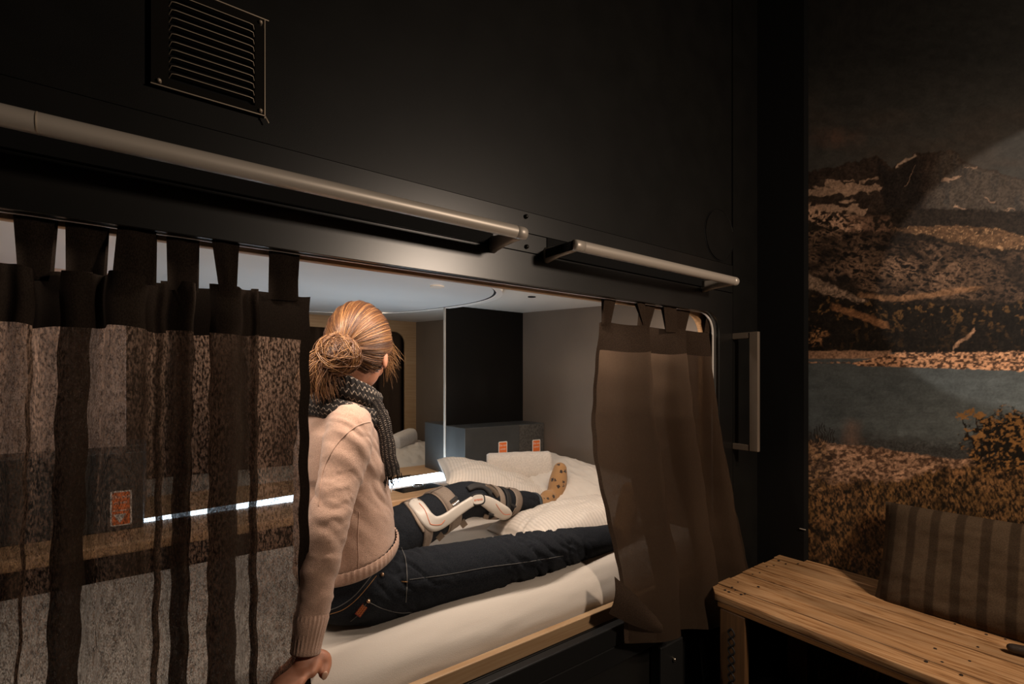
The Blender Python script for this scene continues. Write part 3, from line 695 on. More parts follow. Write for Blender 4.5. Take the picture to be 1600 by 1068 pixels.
# left curtain plan: wide sheer stretches with doubled pleats between them
lp = [(-120,.02),(-70,-.012),(-30,.0),(5,.018),(30,.004),(46,.010),(52,.020),(46,.030),(40,.036),(50,.042),(64,.034),(84,.030),(108,.040),(136,.036),(143,.022),(130,.008),(104,.004),(97,-.012),(108,-.028),(128,-.032),(146,-.018),(154,.012),(163,.022),(167,.004),(171,-.022),(186,-.034),(210,-.034),(228,-.022),(233,.0),(243,.014),(256,.010),(262,.016),(256,.024),(250,.030),(262,.036),(274,.026),(298,.008),(306,.018),(298,.030),(280,.034),(276,.044),(290,.052),(320,.050),(352,.048),(374,.040),(378,.024),(364,.008),(336,.004),(328,-.012),(338,-.032),(358,-.038),(374,-.026),(380,.0),(392,.016),(402,.010),(407,.018),(401,.026),(396,.032),(406,.038),(424,.026),(446,.020),(466,.022),(477,.020),(487,.016)]
curtain('curtain', lp, .172, lambda u: -.93, lambda u, s_: (-55*(1-u)**1.2)*s_ if u < .97 else -1*s_, lambda u, s_: -.055*max(0, (s_-.55)/.45),
        'dark sheer linen curtain covering the left of the bunk opening', (M['linen'], M['linen_hem']), (0, 12),
        [(-60,-20,-70,-15,.05),(19,92,22,72,.12),(103,172,98,158,.19),(187,246,176,240,.43),(259,313,262,308,.60),(326,376,340,364,.78),(420,468,421,467,.955)], 520, 90, 0)
rp = [(943,.020),(950,.016),(962,.004),(978,-.022),(996,-.036),(1006,-.028),(1010,-.006),(1000,.014),(994,.028),(1004,.038),(1022,.026),(1034,.0),(1044,-.028),(1056,-.036),(1064,-.022),(1064,.004),(1056,.022),(1060,.034),(1074,.030),(1084,.006),(1093,-.020),(1101,-.022),(1106,.0),(1108,.014),(1116,.018),(1119,.016)]
def rshift(u, s_):
    left = (-8*math.sin(min(1, s_/.5)*PI/2*1.0) + 22*max(0, (s_-.45)/.55)**1.2*math.sin(min(1, (s_-.45)/.30)*PI/2) - 16*max(0, (s_-.78)/.22)) if s_ > .45 else -8*math.sin(s_/.5*PI/2)
    right = 26*s_**1.1
    return left*(1-u)+right*u
def fold_corner(t, pt, mats):
    a = P(960, 900, Y=.945); b_ = P(1030, 990, Y=.905); c = P(951, 958, Y=.935); d = P(992, 928, Y=.925); e = P(1032, 970, Y=.910)
    mb = MB(); n = 10; rings = []
    L0 = cr([tuple(c), tuple(P(988, 976, Y=.918)), tuple(b_)], n); L1 = cr([tuple(a), tuple(d), tuple(e)], n)
    for i in range(n): rings.append([V(L0[i])*(1-k/6)+V(L1[i])*(k/6)+V((0,-.012*math.sin(PI*k/6),0)) for k in range(7)])
    mb.loft(rings, closed=False, caps=False); mb.build('turned_corner', mats[1], t, smooth=True)['label'] = 'front corner of the curtain turned outwards'
curtain('curtain', rp, .176, lambda u: -.775-.075*min(1,u*1.6), rshift, lambda u, s_: -.108*max(0, (s_-.30)/.70)-(.004*math.sin(u*9)*s_),
        'brown linen curtain gathered at the right end of the bunk opening', (M['linen_tight'], M['linen_hem_r']), (7, 0),
        [(943.5,962,945,959,.02),(988,1003,996,1000,.20),(1004,1025,1003,1021,.32),(1033,1052,1031,1050,.48),(1056,1078,1058,1080,.68),(1104,1118,1104,1117,.96)], 260, 110, 0, corner=fold_corner)
t = thing('curtain_rod', (.6,1.032,.285), 'thin dark rod hidden behind the upper edge carrying the curtain tabs', 'rod')
MB().tube([(-.57,1.032,.285),(1.715,1.032,.285)], .0085, 14).build('rod', M['rail_black'], t, smooth=True)

# ================================================================== WOMAN
person = thing('person', (.40,1.28,MT), 'woman in pink beige sweater and jeans sitting on the bunk seen from behind', 'person')
HC = V((.434,1.294,.088))                    # head centre
fz = math.radians(56); F = V((math.cos(fz)*.94, math.sin(fz)*.94, -.34)).normalized(); Rt = F.cross(V((0,0,1))).normalized(); Up = Rt.cross(F).normalized()
HR = Matrix((F, Rt, Up)).transposed()        # columns: forward, right, up
sh_r, sh_l = V((.375,1.175,-.150)), V((.375,1.465,-.150))
el_r, wr_r = V((.292,1.085,-.335)), V((.243,1.045,-.545))
el_l, wr_l = V((.40,1.545,-.36)), V((.55,1.45,-.44))
hip_r, kn_r, an_r = V((.455,1.200,-.538)), V((.90,1.148,-.534)), V((1.285,1.165,-.562))
hip_l, kn_l, an_l = V((.455,1.385,-.500)), V((.865,1.460,-.432)), V((1.290,1.545,-.520))
def lerp(a, b_, t_): return a*(1-t_)+b_*t_
def chain(mb, pts, rad, n=18, **k):
    P2 = cr([(*p_, r_) for p_, r_ in zip(pts, rad)], max(8, len(pts)*5)); mb.tube([V(q[:3]) for q in P2], [q[3] for q in P2], n, **k)
# ---- body: one continuous surface
mb = MB()
mb.ell(HC+F*.0+Up*.012, (.093,.074,.094), HR, 22)                      # skull
mb.ell(HC+F*.030-Up*.045, (.062,.055,.066), HR, 18)                    # face
mb.ell(HC+F*.062-Up*.088, (.026,.026,.022), HR, 12)                    # chin
chain(mb, [HC+F*.085+Up*.005, HC+F*.102-Up*.018, HC+F*.108-Up*.034], [.008,.010,.013], 12)    # nose
mb.ell(HC+F*.090-Up*.060, (.010,.022,.008), HR, 12)                    # lips
for s_ in (1, -1):
    ec = HC-F*.006+Rt*s_*.074-Up*.036
    mb.ell(ec, (.016,.008,.030), HR @ Matrix.Rotation(math.radians(-12),3,'Y'), 14)
    mb.ell(HC+F*.066+Rt*s_*.035-Up*.040, (.022,.020,.022), HR, 12)   # cheeks
chain(mb, [HC-F*.012-Up*.05, V((.405,1.305,-.02)), V((.392,1.312,-.11))], [.050,.048,.055], 18)
spine = [(-.53,.41,1.285,.085,.130),(-.46,.40,1.285,.080,.125),(-.38,.392,1.29,.098,.130),(-.28,.387,1.30,.098,.132),(-.20,.387,1.308,.095,.145),(-.14,.385,1.314,.080,.150),(-.105,.39,1.314,.055,.09)]
def torso(mb, inf, zs=None):
    S = cr(spine, 24); rings = []
    for z, cx, cy, rx, ry in S: rings.append([V((cx+(rx+inf)*math.copysign(abs(math.cos(a))**.9, math.cos(a)), cy+(ry+inf)*math.copysign(abs(math.sin(a))**.9, math.sin(a)), z+.07*(math.cos(a)*(rx))*max(0, (-z-.3)/.2))) for a in [2*PI*k/36 for k in range(36)]])
    mb.loft(rings)
torso(mb, 0)
for sh, el, wr in ((sh_r, el_r, wr_r), (sh_l, el_l, wr_l)): chain(mb, [sh, lerp(sh,el,.5), el, lerp(el,wr,.5), wr], [.046,.039,.034,.030,.023], 16)
for hp, kn, an in ((hip_r, kn_r, an_r), (hip_l, kn_l, an_l)): chain(mb, [hp, lerp(hp,kn,.5), kn, lerp(kn,an,.35), an], [.060,.056,.044,.038,.028], 18)
foot_l = [an_l+V((.015,0,-.010)), V((1.345,1.552,-.545)), V((1.372,1.558,-.50)), V((1.398,1.565,-.440)), V((1.412,1.570,-.395))]
fr_l = [.038,.040,.037,.038,.030]
foot_r = [an_r+V((.015,0,-.005)), V((1.335,1.168,-.572)), V((1.375,1.175,-.52)), V((1.40,1.180,-.46)), V((1.41,1.185,-.415))]
chain(mb, foot_l, [r_-.003 for r_ in fr_l], 16); chain(mb, foot_r, [r_-.003 for r_ in fr_l], 16)
# right hand planted on the mattress, fingers pointing out and left; thumb towards the camera side
def hand(mb, wrist, fwd, side, up, thumb_side):
    palm = wrist+fwd*.045
    mb.tube([wrist, wrist+fwd*.025, wrist+fwd*.055, wrist+fwd*.080], [.021,.028,.036,.036], 16, flat=.48, up=up)
    for i, (o_, l_) in enumerate(((-.028,.068),(-.010,.078),(.010,.073),(.027,.058))):
        b0 = wrist+fwd*.080+side*o_; d = (fwd+side*o_*3.5).normalized()
        chain(mb, [b0-d*.015, b0+up*.004, b0+d*l_*.45+up*.007, b0+d*l_*.8-up*.001, b0+d*l_-up*.008], [.0095,.0092,.0085,.0078,.0066], 10)
    tb = wrist+fwd*.022+side*thumb_side*.022; td = (fwd*.62+side*thumb_side*.72-up*.22).normalized()
    chain(mb, [tb-td*.008, tb+td*.028+up*.003, tb+td*.050+up*.002, tb+td*.070-up*.008], [.0135,.0125,.0105,.0085], 12)
    return tb, td
hw = wr_r+V((-.002,-.004,-.026))
tb, td = hand(mb, hw, V((-.10,-.25,-.55)).normalized()*1.0, V((.97,-.22,-.02)).normalized(), V((.05,-.9,.42)).normalized(), 1) if False else (None, None)
# palm flat on the sheet: fingers run to -X, thumb comes towards the lens
hx = V((-.62,-.50,-.42)).normalized(); hs = V((.64,-.77,0)).normalized(); hu = hs.cross(hx).normalized(); hu = hu if hu.z > 0 else -hu
fx = V((-.30,-.04,-.95)).normalized()
hb = V((.243,1.062,-.575))
chain(mb, [wr_r, V((.244,1.056,-.560)), hb], [.023,.024,.022], 14)
mb.tube([hb, hb+hx*.025, hb+hx*.055], [.025,.032,.034], 16, flat=.45, up=hu)
for o_, l_ in ((-.028,.060),(-.010,.072),(.010,.070),(.027,.064)):
    b0 = hb+hx*.056+hs*o_; chain(mb, [b0-hx*.02, b0, b0+fx*l_*.45+hx*.004, b0+fx*l_*.8, b0+fx*l_+V((0,.003,0))], [.0095,.0094,.0085,.0078,.0066], 10)
th0 = hb+V((.010,-.012,.002)); th1 = P(509,1036,Y=1.040); th2 = P(506,1052,Y=1.026)
chain(mb, [th0, lerp(th0,th1,.6)+V((.006,0,.004)), th1, th2], [.0150,.0140,.0128,.0105], 14)
ix0 = hb+V((-.012,-.020,.000)); chain(mb, [ix0, P(492,1036,Y=1.035), P(487,1050,Y=1.022)], [.014,.0125,.011], 12)
# left hand resting on the thigh
lx = V((.95,-.1,-.25)).normalized(); ls = V((.1,1,0)).normalized(); lu = V((.25,0,1)).normalized(); lb = wr_l+lx*.02
mb.tube([wr_l, lb+lx*.03, lb+lx*.065], [.024,.033,.035], 14, flat=.45, up=lu)
for o_, l_ in ((-.030,.062),(-.010,.075),(.010,.070),(.028,.055)):
    b0 = lb+lx*.066+ls*o_; chain(mb, [b0-lx*.02, b0, b0+lx*l_*.5, b0+lx*l_-lu*.012], [.0095,.0092,.0085,.0070], 10)
chain(mb, [lb+lx*.01-ls*.02, lb+lx*.04-ls*.045, lb+lx*.07-ls*.052], [.013,.012,.009], 10)
me = remesh(mb, .0038, 4, .45)
body = link(me, 'body', M['skin'], person, True)
# nail of the thumb
nd = (th2-th1).normalized(); npos = th2+nd*.003+V((0,-.0092,.004))
MB().ell(npos, (.0062,.0022,.0085), Matrix.Rotation(math.radians(12),3,'Y'), 10).build('thumb_nail', M['nail'], person, smooth=True)
for s_ in (1, -1):
    ey = HC+F*.076+Rt*s_*.031-Up*.006
    MB().ell(ey, (.012,.012,.0095), HR, 12).build('eye', M['eye'], person, smooth=True)
    MB().ell(ey+F*.0105, (.003,.005,.005), HR, 10).build('iris', M['iris'], person, smooth=True)
    mb = MB(); chain(mb, [ey+F*.010+Up*.018-Rt*.014*s_, ey+F*.014+Up*.021, ey+F*.006+Up*.018+Rt*s_*.018], [.0025,.003,.002], 8); mb.build('eyebrow', M['hair_dark'], person, smooth=True)
MB().ell(HC+F*.098-Up*.060, (.005,.020,.006), HR, 12).build('mouth', M['lips'], person, smooth=True)

# ---- jeans
mb = MB()
rings = []
for z, cx, cy, rx, ry in cr([(-.425,.400,1.285,.088,.140),(-.46,.402,1.285,.098,.152),(-.50,.405,1.286,.114,.168),(-.54,.410,1.288,.118,.172),(-.575,.425,1.290,.100,.155),(-.598,.43,1.292,.06,.12)], 16):
    rings.append([V((cx+rx*math.cos(a), cy+ry*math.sin(a), z+.30*rx*math.cos(a))) for a in [2*PI*k/40 for k in range(40)]])
mb.loft(rings)
chain(mb, [hip_r+V((-.03,.01,.0)), lerp(hip_r,kn_r,.45), kn_r, lerp(kn_r,an_r,.35), an_r+V((.0,0,0))], [.085,.077,.065,.058,.047], 24)
chain(mb, [hip_l+V((-.03,-.01,.0)), lerp(hip_l,kn_l,.45), kn_l+V((-.005,0,.008)), lerp(kn_l,an_l,.35), lerp(kn_l,an_l,.84)], [.090,.079,.064,.057,.043], 24)
mb.ell(kn_l+V((-.025,-.005,.026)), (.052,.050,.045), None, 14)
me = remesh(mb, .0055, 5, .5); co = getco(me); nn = getn(me)
x, y, z = co[:,0].astype(float), co[:,1].astype(float), co[:,2].astype(float)
def bump_at(c, r): c = np.array(c); return np.exp(-((x-c[0])**2+(y-c[1])**2+(z-c[2])**2)/r**2)
d = (fbm(x*14, y*14, z*14, 3, 1)-.5)*.006
cre = np.abs(fbm(x*34+z*30, y*10, z*14, 3, 4)-.5)
for c_, r_, a_ in ((kn_r,.11,.022),(lerp(kn_r,an_r,.35),.10,.016),(hip_r+V((.05,-.06,.05)),.09,.016),(lerp(kn_l,an_l,.8),.08,.012),(hip_l+V((.05,0,.06)),.08,.014)):
    d = d - bump_at(c_, r_)*a_*np.clip(.30-cre*3.2, 0, 1)*2.2 + bump_at(c_, r_)*a_*.25
co = co + nn*d[:,None]; co[:,2] = np.maximum(co[:,2], MT-.045)
setco(me, co); jeans = link(me, 'jeans', M['denim'], person, True)
jb = BVHTree.FromPolygons([v.co.copy() for v in me.vertices], [tuple(p_.vertices) for p_ in me.polygons])
def cast(bv, px, py, off=0):
    h = bv.ray_cast(V((0,0,0)), ray(px, py).normalized())
    if h[0] is None: return None, None
    n = h[1]; n = n if n.dot(ray(px,py)) < 0 else -n
    return h[0]+n*off, n
def surf_line(bv, pts, rad, name, m, parent, n=40, off=.0005, seg=6):
    A = cr(pts, n); out = []
    for a in A:
        q, nn_ = cast(bv, a[0], a[1], off)
        if q is not None: out.append(q)
    if len(out) > 2: return MB().tube(out, rad, seg).build(name, m, parent, smooth=True)
surf_line(jb, [(578,941),(592,948),(610,954),(628,957),(643,956)], .0009, 'pocket_seam', M['stitch'], person)
surf_line(jb, [(512,954),(532,946),(552,932),(570,912),(585,893)], .0012, 'back_seam', M['stitch'], person)
surf_line(jb, [(516,959),(536,952),(556,937),(574,917),(588,899)], .0008, 'back_seam', M['tan_stitch'], person)
surf_line(jb, [(627,855),(634,875),(636,905),(634,940)], .0014, 'side_seam', M['stitch'], person)
surf_line(jb, [(640,905),(700,897),(760,886),(820,878),(880,868)], .0008, 'side_seam', M['stitch'], person, n=80)
surf_line(jb, [(628,908),(636,908.5)], .0016, 'bar_tack', M['tan_stitch'], person, n=5)
surf_line(jb, [(576,936),(570,946),(562,958),(548,970)], .0009, 'pocket_seam', M['stitch'], person)
for px, py in ((597,897),(575.5,938)):
    q, n_ = cast(jb, px, py, .001)
    if q: MB().tube([q, q+n_*.003], [.0050,.0042], 14).build('rivet', M['copper'], person, smooth=True)
q, n_ = cast(jb, 565, 952, .0015)
if q:
    ax = (P(570,944,Y=q.y)-P(558,960,Y=q.y)).normalized(); ay = n_.cross(ax).normalized()
    Rm = Matrix((ax, ay, n_)).transposed(); 
    o = MB().box((-.014,-.008,-.001),(.014,.008,.0012)); o.v = [tuple(q+Rm@V(v)) for v in o.v]; tg = o.build('pocket_label', M['tag_red'], person)
    tg['label'] = 'small red woven label with gold lettering'
    for yy in (-.0045,.001,.0055):
        pts = [q+Rm@V((-.011+.022*k/14, yy+.0016*math.sin(k*1.9+yy*900), .0016)) for k in range(15)]
        MB().tube(pts, .0006, 5).build('gold_thread', M['tag_gold'], tg, smooth=True)

# socks
mb = MB(); chain(mb, foot_l, [r_*1.03 for r_ in fr_l], 20); mb.ell(V((1.350,1.552,-.555)), (.032,.032,.030), None, 12); chain(mb, [lerp(kn_l,an_l,.80), an_l+V((.015,0,-.01))], [.036,.040], 16); mb.ell(V((1.325,1.548,-.505)), (.040,.034,.036), None, 12)
link(remesh(mb, .004, 3), 'sock', M['sock'], person, True)['label'] = 'mustard sock with small dark flowers'
mb = MB(); chain(mb, foot_r, [r_*1.03 for r_ in fr_l], 20); mb.ell(V((1.335,1.168,-.575)), (.032,.032,.030), None, 12); chain(mb, [lerp(kn_r,an_r,.92), an_r+V((.015,0,-.01))], [.034,.034], 16)
link(remesh(mb, .004, 3), 'sock', M['sock'], person, True)
# frayed trouser hem
ax_ = (an_l-kn_l).normalized(); c0 = lerp(kn_l,an_l,.865)
mb = MB(); mb.tube([c0-ax_*.008, c0+ax_*.008], .0445, 30, ends=False); mb.build('jeans_hem', M['denim_cuff'], person, smooth=True)

# ---- sweater
mb = MB()
S = cr([(-.475,.398,1.284,.118,.166),(-.43,.394,1.286,.121,.158),(-.36,.394,1.29,.122,.150),(-.28,.389,1.30,.117,.150),(-.20,.387,1.308,.110,.160),(-.125,.385,1.314,.094,.162),(-.075,.392,1.314,.070,.100)], 28); rings = []
for z, cx, cy, rx, ry in S:
    k_ = min(1, max(0, (-z-.30)/.16)); rings.append([V((cx+rx*math.cos(a), cy+ry*math.sin(a), z+.26*rx*math.cos(a)*k_+.03*k_)) for a in [2*PI*k/44 for k in range(44)]])
mb.loft(rings)
chain(mb, [V((.382,1.24,-.106)), sh_r+V((0,.006,.018)), lerp(sh_r,el_r,.45), el_r, lerp(el_r,wr_r,.5), wr_r+V((.001,0,.022))], [.058,.060,.053,.047,.039,.029], 24)
chain(mb, [V((.382,1.395,-.106)), sh_l+V((0,0,.018)), lerp(sh_l,el_l,.45), el_l, lerp(el_l,wr_l,.5), wr_l], [.058,.058,.053,.046,.038,.030], 20)
me = remesh(mb, .0048, 9, .5); co = getco(me); nn = getn(me); x, y, z = (co[:,i].astype(float) for i in range(3))
d = (fbm(x*9, y*9, z*9, 3, 2)-.5)*.006
rid = np.abs(fbm((x+z)*13+y*5, (x-z)*4, y*4, 3, 8)-.5)     # diagonal pulls from the shoulder
d += -np.clip(.16-rid, 0, 1)*.045*np.clip((z+.42)/.15, .25, 1)*np.clip((-.02-z)/.10,.3,1)
arm = np.exp(-((x-.285)**2+(y-1.075)**2)/.065**2)*(z < -.2)
d += arm*(np.sin(z*75+np.sin(x*40)*1.5+y*30)*.0020+(fbm(x*20, y*20, z*55, 2, 12)-.5)*.010)
co = co+nn*d[:,None]; setco(me, co); sw = link(me, 'sweater', M['sweater'], person, True)
sb_ = BVHTree.FromPolygons([v.co.copy() for v in me.vertices], [tuple(p_.vertices) for p_ in me.polygons])
surf_line(sb_, [(490,624),(510,617),(540,618),(565,622),(585,636),(592,652)], .0016, 'neck_seam', M['sweater'], person)
surf_line(sb_, [(589,657),(560,664),(535,684),(515,712),(503,745),(498,790)], .0014, 'sleeve_seam', M['sweater'], person)
surf_line(sb_, [(561,800),(559,840),(560,880),(556,905)], .0012, 'side_seam', M['sweater'], person)
# ribbed hem band following the sweater bottom
n = 240; rings = []
for off, dz in ((.002,.020),(.006,.018),(.007,.0),(.005,-.008),(.001,-.010)):
    rr = []
    for k in range(n):
        a = 2*PI*k/n; rib = .0016*math.sin(k*PI*.5) if dz > -.006 else 0
        rx, ry = .1195+off+rib, .167+off+rib
        rr.append(V((.398+rx*math.cos(a), 1.284+ry*math.sin(a), -.458+dz+.26*rx*math.cos(a))))
    rings.append(rr)
MB().loft(rings, caps=False).build('ribbed_hem', M['sweater'], person, smooth=True)
# cuff with ribs
ca = (wr_r-el_r).normalized(); n = 100; rings = []
u_ = ca.orthogonal().normalized(); v_ = ca.cross(u_)
for s_, r_ in ((-.060,.033),(-.052,.0345),(-.02,.0305),(.006,.0285),(.014,.030),(.017,.028),(.012,.025)):
    c0 = wr_r+ca*s_; rings.append([c0+(u_*math.cos(2*PI*k/n)+v_*math.sin(2*PI*k/n))*(r_+(.0012*math.sin(k*PI/2) if s_ < .01 else 0)) for k in range(n)])
MB().loft(rings, caps=False).build('ribbed_cuff', M['sweater'], person, smooth=True)

# ---- scarf (uv for the zigzag)
def ribbon(rings, name, parent, closed=True):
    n = len(rings[0]); mb = MB(); mb.loft(rings, closed=closed, caps=False); o = mb.build(name, M['scarf'], parent, smooth=True); me = o.data
    uv = me.uv_layers.new(name='UVMap'); L_ = len(rings)
    for p_ in me.polygons:
        for li, vi in zip(p_.loop_indices, p_.vertices):
            j = vi % n
            if j == 0 and any((w_ % n) == n-1 for w_ in p_.vertices): j = n
            uv.data[li].uv = ((vi//n)/(L_-1), j/n)
    return o
for (zz, rx, ry, th, hh, tilt, nm) in ((-.036,.072,.084,.027,.038,.34,0),(-.088,.086,.104,.024,.030,.22,1)):
    rings = []; cx, cy = .402, 1.306
    for k in range(121):
        a = 2*PI*k/120; rad = 1+.05*math.sin(3*a+nm); c = V((cx+rx*rad*math.cos(a), cy+ry*rad*math.sin(a), zz-tilt*rx*math.cos(a)+.006*math.sin(2*a+nm)))
        o_ = V((math.cos(a), math.sin(a), 0)); rr = []
        for q in range(20):
            b_ = 2*PI*q/20; w2 = 1+.10*math.sin(5*b_+a*2)
            rr.append(c+o_*math.cos(b_)*th*w2+V((0,0,1))*math.sin(b_)*hh*w2)
        rings.append(rr)
    sc_o = ribbon(rings, 'scarf' if nm == 0 else 'scarf_loop', person)
tp = cr([(*P(575,625,Y=1.215),.030),(*P(592,648,Y=1.205),.024),(*P(603,682,Y=1.195),.020),(*P(607,715,Y=1.19),.022),(*P(612,742,Y=1.19),.024)], 40); rings = []
for i, q in enumerate(tp):
    c = V(q[:3]); wv = q[3]*(1+.05*math.sin(i*.6)); s1 = V((.78,-.55,.15)).normalized(); s2 = V((.5,.8,0)).normalized()
    rings.append([c+s1*math.cos(2*PI*k/16)*wv+s2*math.sin(2*PI*k/16)*.010 for k in range(16)])
ribbon(rings, 'scarf_tail', person)
mb = MB(); q = V(tp[-1][:3])
for k in range(34):
    o_ = V((.78,-.55,.15)).normalized()*random.uniform(-.023,.023)+V((0,random.uniform(-.008,.008),0)); e = q+o_*1.15+V((random.uniform(-.003,.007),0,-random.uniform(.016,.032)))
    mb.tube([q+o_+V((0,0,.004)), lerp(q+o_, e, .5)+V((random.uniform(-.002,.002),0,0)), e], .0009, 5)
mb.build('scarf_fringe', M['scarf'], person, smooth=True)['kind'] = 'stuff'

# ---- hair
BUN = HC-F*.078-Up*.044-Rt*.010                    # knot at the back of the head
loc2 = lambda p_: HR.transposed() @ (p_-HC)
bd = loc2(BUN).normalized()
EL = V((.105,.084,.108)); EC = Up*.012
def on_skull(d, k=1.0): return HC+EC+HR @ V((d.x*EL.x*k, d.y*EL.y*k, d.z*EL.z*k))
# cap
bm = bmesh.new(); bmesh.ops.create_uvsphere(bm, u_segments=64, v_segments=40, radius=1)
kill = []
for v in bm.verts:
    d = v.co.normalized()
    if (d.x > .45 and d.z < .55) or (d.z < -.78 and d.x > -.2) or d.z < -.92 or (d.x > .12 and d.z < -.02) : kill.append(v)
bmesh.ops.delete(bm, geom=kill, context='VERTS')
for v in bm.verts: v.co = on_skull(v.co.normalized(), .985)
me = bpy.data.meshes.new('hair'); bm.to_mesh(me); bm.free(); hair = link(me, 'hair', M['hair'], person, True)
def strands(name, n, gen, m, r, parent=hair):
    cu = bpy.data.curves.new(name, 'CURVE'); cu.dimensions = '3D'; cu.bevel_depth = r; cu.bevel_resolution = 0; cu.use_fill_caps = False
    for i in range(n):
        pts = gen(i)
        if not pts: continue
        sp = cu.splines.new('POLY'); sp.points.add(len(pts)-1)
        for j, p_ in enumerate(pts): sp.points[j].co = (*p_, 1); sp.points[j].radius = 1-.6*(j/(len(pts)-1))**3
    ob = bpy.data.objects.new('tmp', cu); C.objects.link(ob); me = bpy.data.meshes.new_from_object(ob.evaluated_get(bpy.context.evaluated_depsgraph_get())); bpy.data.objects.remove(ob)
    o = link(me, name, m, parent, True); o['kind'] = 'stuff'; return o
def comb(i):
    for _ in range(60):
        d = V((random.gauss(0,1), random.gauss(0,1), random.gauss(0,1))).normalized()
        if (d.z < -.75 and d.x > -.2) or d.z < -.9 or (d.x > .50 and d.z < .5) or (d.x > .15 and d.z < .0): continue
        if d.angle(bd) < .35: continue
        break
    pts = []; ph = random.uniform(0, 6.28); am = random.uniform(0, .03); k0 = random.uniform(1.0, 1.035); lift = random.uniform(0, .02)
    cl = math.sin(math.atan2((d-bd*d.dot(bd)).dot(V((0,1,0))), (d-bd*d.dot(bd)).dot(V((0,0,1))))*19)*.012
    nseg = 12
    for j in range(nseg+1):
        s_ = j/nseg; q = d.slerp(bd, s_*.93) if d.angle(bd) < 3.0 else d
        q = (q+V((0, am*math.sin(s_*5+ph), am*math.cos(s_*4+ph)*.6))*(1-s_)).normalized()
        pts.append(on_skull(q, k0+cl*math.sin(s_*PI)+lift*math.sin(s_*PI)))
    return pts
strands('hair_strands', 1700, comb, M['hair'], .0008); strands('hair_strands', 650, comb, M['hair_light'], .0007); strands('hair_strands', 1100, comb, M['hair_dark'], .0008)
# knot
BC = BUN-F*.022-Up*.022-Rt*.008
MB().ell(BC, (.037,.042,.040), HR, 16).build('hair_knot', M['hair_dark'], hair, smooth=True)
def knot(i):
    a0 = random.uniform(0, 6.28); tilt = random.gauss(0, .55); R0 = Matrix.Rotation(tilt, 3, 'Y') @ Matrix.Rotation(random.gauss(0,.5), 3, 'Z'); pts = []; r0 = random.uniform(.80, 1.22)+max(0,random.gauss(0,.10)); L_ = random.uniform(1.5, 4.5)
    for j in range(13):
        a = a0+L_*j/12; q = R0 @ V((.25*math.sin(a*2+i), math.cos(a), math.sin(a))); q.normalize()
        r0 += random.uniform(-.02,.02); pts.append(BC+HR @ V((q.x*.038*r0, q.y*.043*r0, q.z*.041*r0)))
    return pts
strands('knot_strands', 420, knot, M['hair'], .0009); strands('knot_strands', 260, knot, M['hair_light'], .0008)
# loose ends hanging from the knot
def tail(i):
    k = random.random(); base = BC+HR @ V((random.uniform(-.02,.01), random.uniform(-.035,.0), random.uniform(-.02,.02)))
    ln = random.uniform(.05,.105); px = random.gauss(-.020,.018); pts = []; c_ = random.uniform(-.012,.012)
    for j in range(9):
        s_ = j/8; pts.append(base+V((px*math.sin(s_*1.6)+c_*math.sin(s_*5), -.004*s_+random.uniform(-.001,.001), 0))+V((-.010*math.sin(s_*PI),0,-ln*s_**1.1)))
    return pts
strands('loose_ends', 420, tail, M['hair'], .0009); strands('loose_ends', 200, tail, M['hair_light'], .0008)
def fly(i):
    d = V((random.uniform(.1,.55), random.uniform(.55,.9), random.uniform(-.45,.25))).normalized(); b0 = on_skull(d, 1.0)
    L_ = random.uniform(.03,.075); dirn = (F*random.uniform(.5,1.0)+Rt*random.uniform(-.2,.5)+Up*random.uniform(-.4,.3)).normalized(); cu_ = random.uniform(.4,1.3)
    pts = [b0]
    for j in range(1, 10):
        dirn = (dirn+V((0,0,-.10*cu_))-F*.05*cu_*j/3).normalized(); pts.append(pts[-1]+dirn*L_/9)
    return pts
strands('flyaway_hairs', 90, fly, M['hair_light'], .00035)
def fly2(i):
    d = V((random.gauss(-.4,.5), random.gauss(0,.6), random.gauss(.3,.5))).normalized(); b0 = on_skull(d, 1.0); out_ = (b0-HC).normalized(); s_ = (d.slerp(bd,.3)-d)
    pts = [b0+out_*.004*math.sin(j/6*PI)*random.uniform(.6,1.6)+(HR @ V((s_.x*EL.x, s_.y*EL.y, s_.z*EL.z)))*j/6 for j in range(7)]; return pts
strands('flyaway_hairs', 110, fly2, M['hair_light'], .0003)

# ================================================================== KNEE BRACE
brace = thing('knee_brace', kn_l, 'white and grey hinged knee brace strapped over the jeans of the bent leg', 'knee brace')
def on_jeans(p_, off):
    q, n_, _, _ = jb.find_nearest(p_)
    n_ = n_ if (p_-q).dot(n_) >= -1e-4 or True else -n_
    return q+n_*off, n_
def shell(path, name, m, th=.0045, off=.006, nacross=9, n=50, parent=brace):
    A = cr([(a, b_, c) for a, b_, c in path], n); cen = []
    for a in A:
        q, n_ = cast(jb, a[0], a[1])
        if q is None: q = cen[-1][0] if cen else P(a[0], a[1], Y=1.40)
        cen.append((q, a[2]))
    rt, rings = [], []
    for i in range(n):
        a = cen[max(0,i-1)][0]; b_ = cen[min(n-1,i+1)][0]; T_ = (b_-a).normalized(); q, wd = cen[i]
        _, n_ = on_jeans(q, 0); s_ = n_.cross(T_).normalized(); up_ = []; lo_ = []
        for k in range(nacross):
            f = k/(nacross-1)*2-1; pp, n2 = on_jeans(q+s_*wd*f, 0); n3 = (n2+n_*1.5).normalized(); ed = .35 if abs(f) > .95 else 1
            up_.append(pp+n3*(off+th*ed)); lo_.append(pp+n3*(off-.004))
        rings.append(up_+lo_[::-1])
    # soften the outline
    for _ in range(2):
        rings = [[(rings[max(0,i-1)][k]+rings[i][k]*2+rings[min(n-1,i+1)][k])/4 for k in range(len(rings[0]))] for i in range(n)]
    return MB().loft(rings).build(name, m, parent, smooth=True)
pxm = 1.55/750
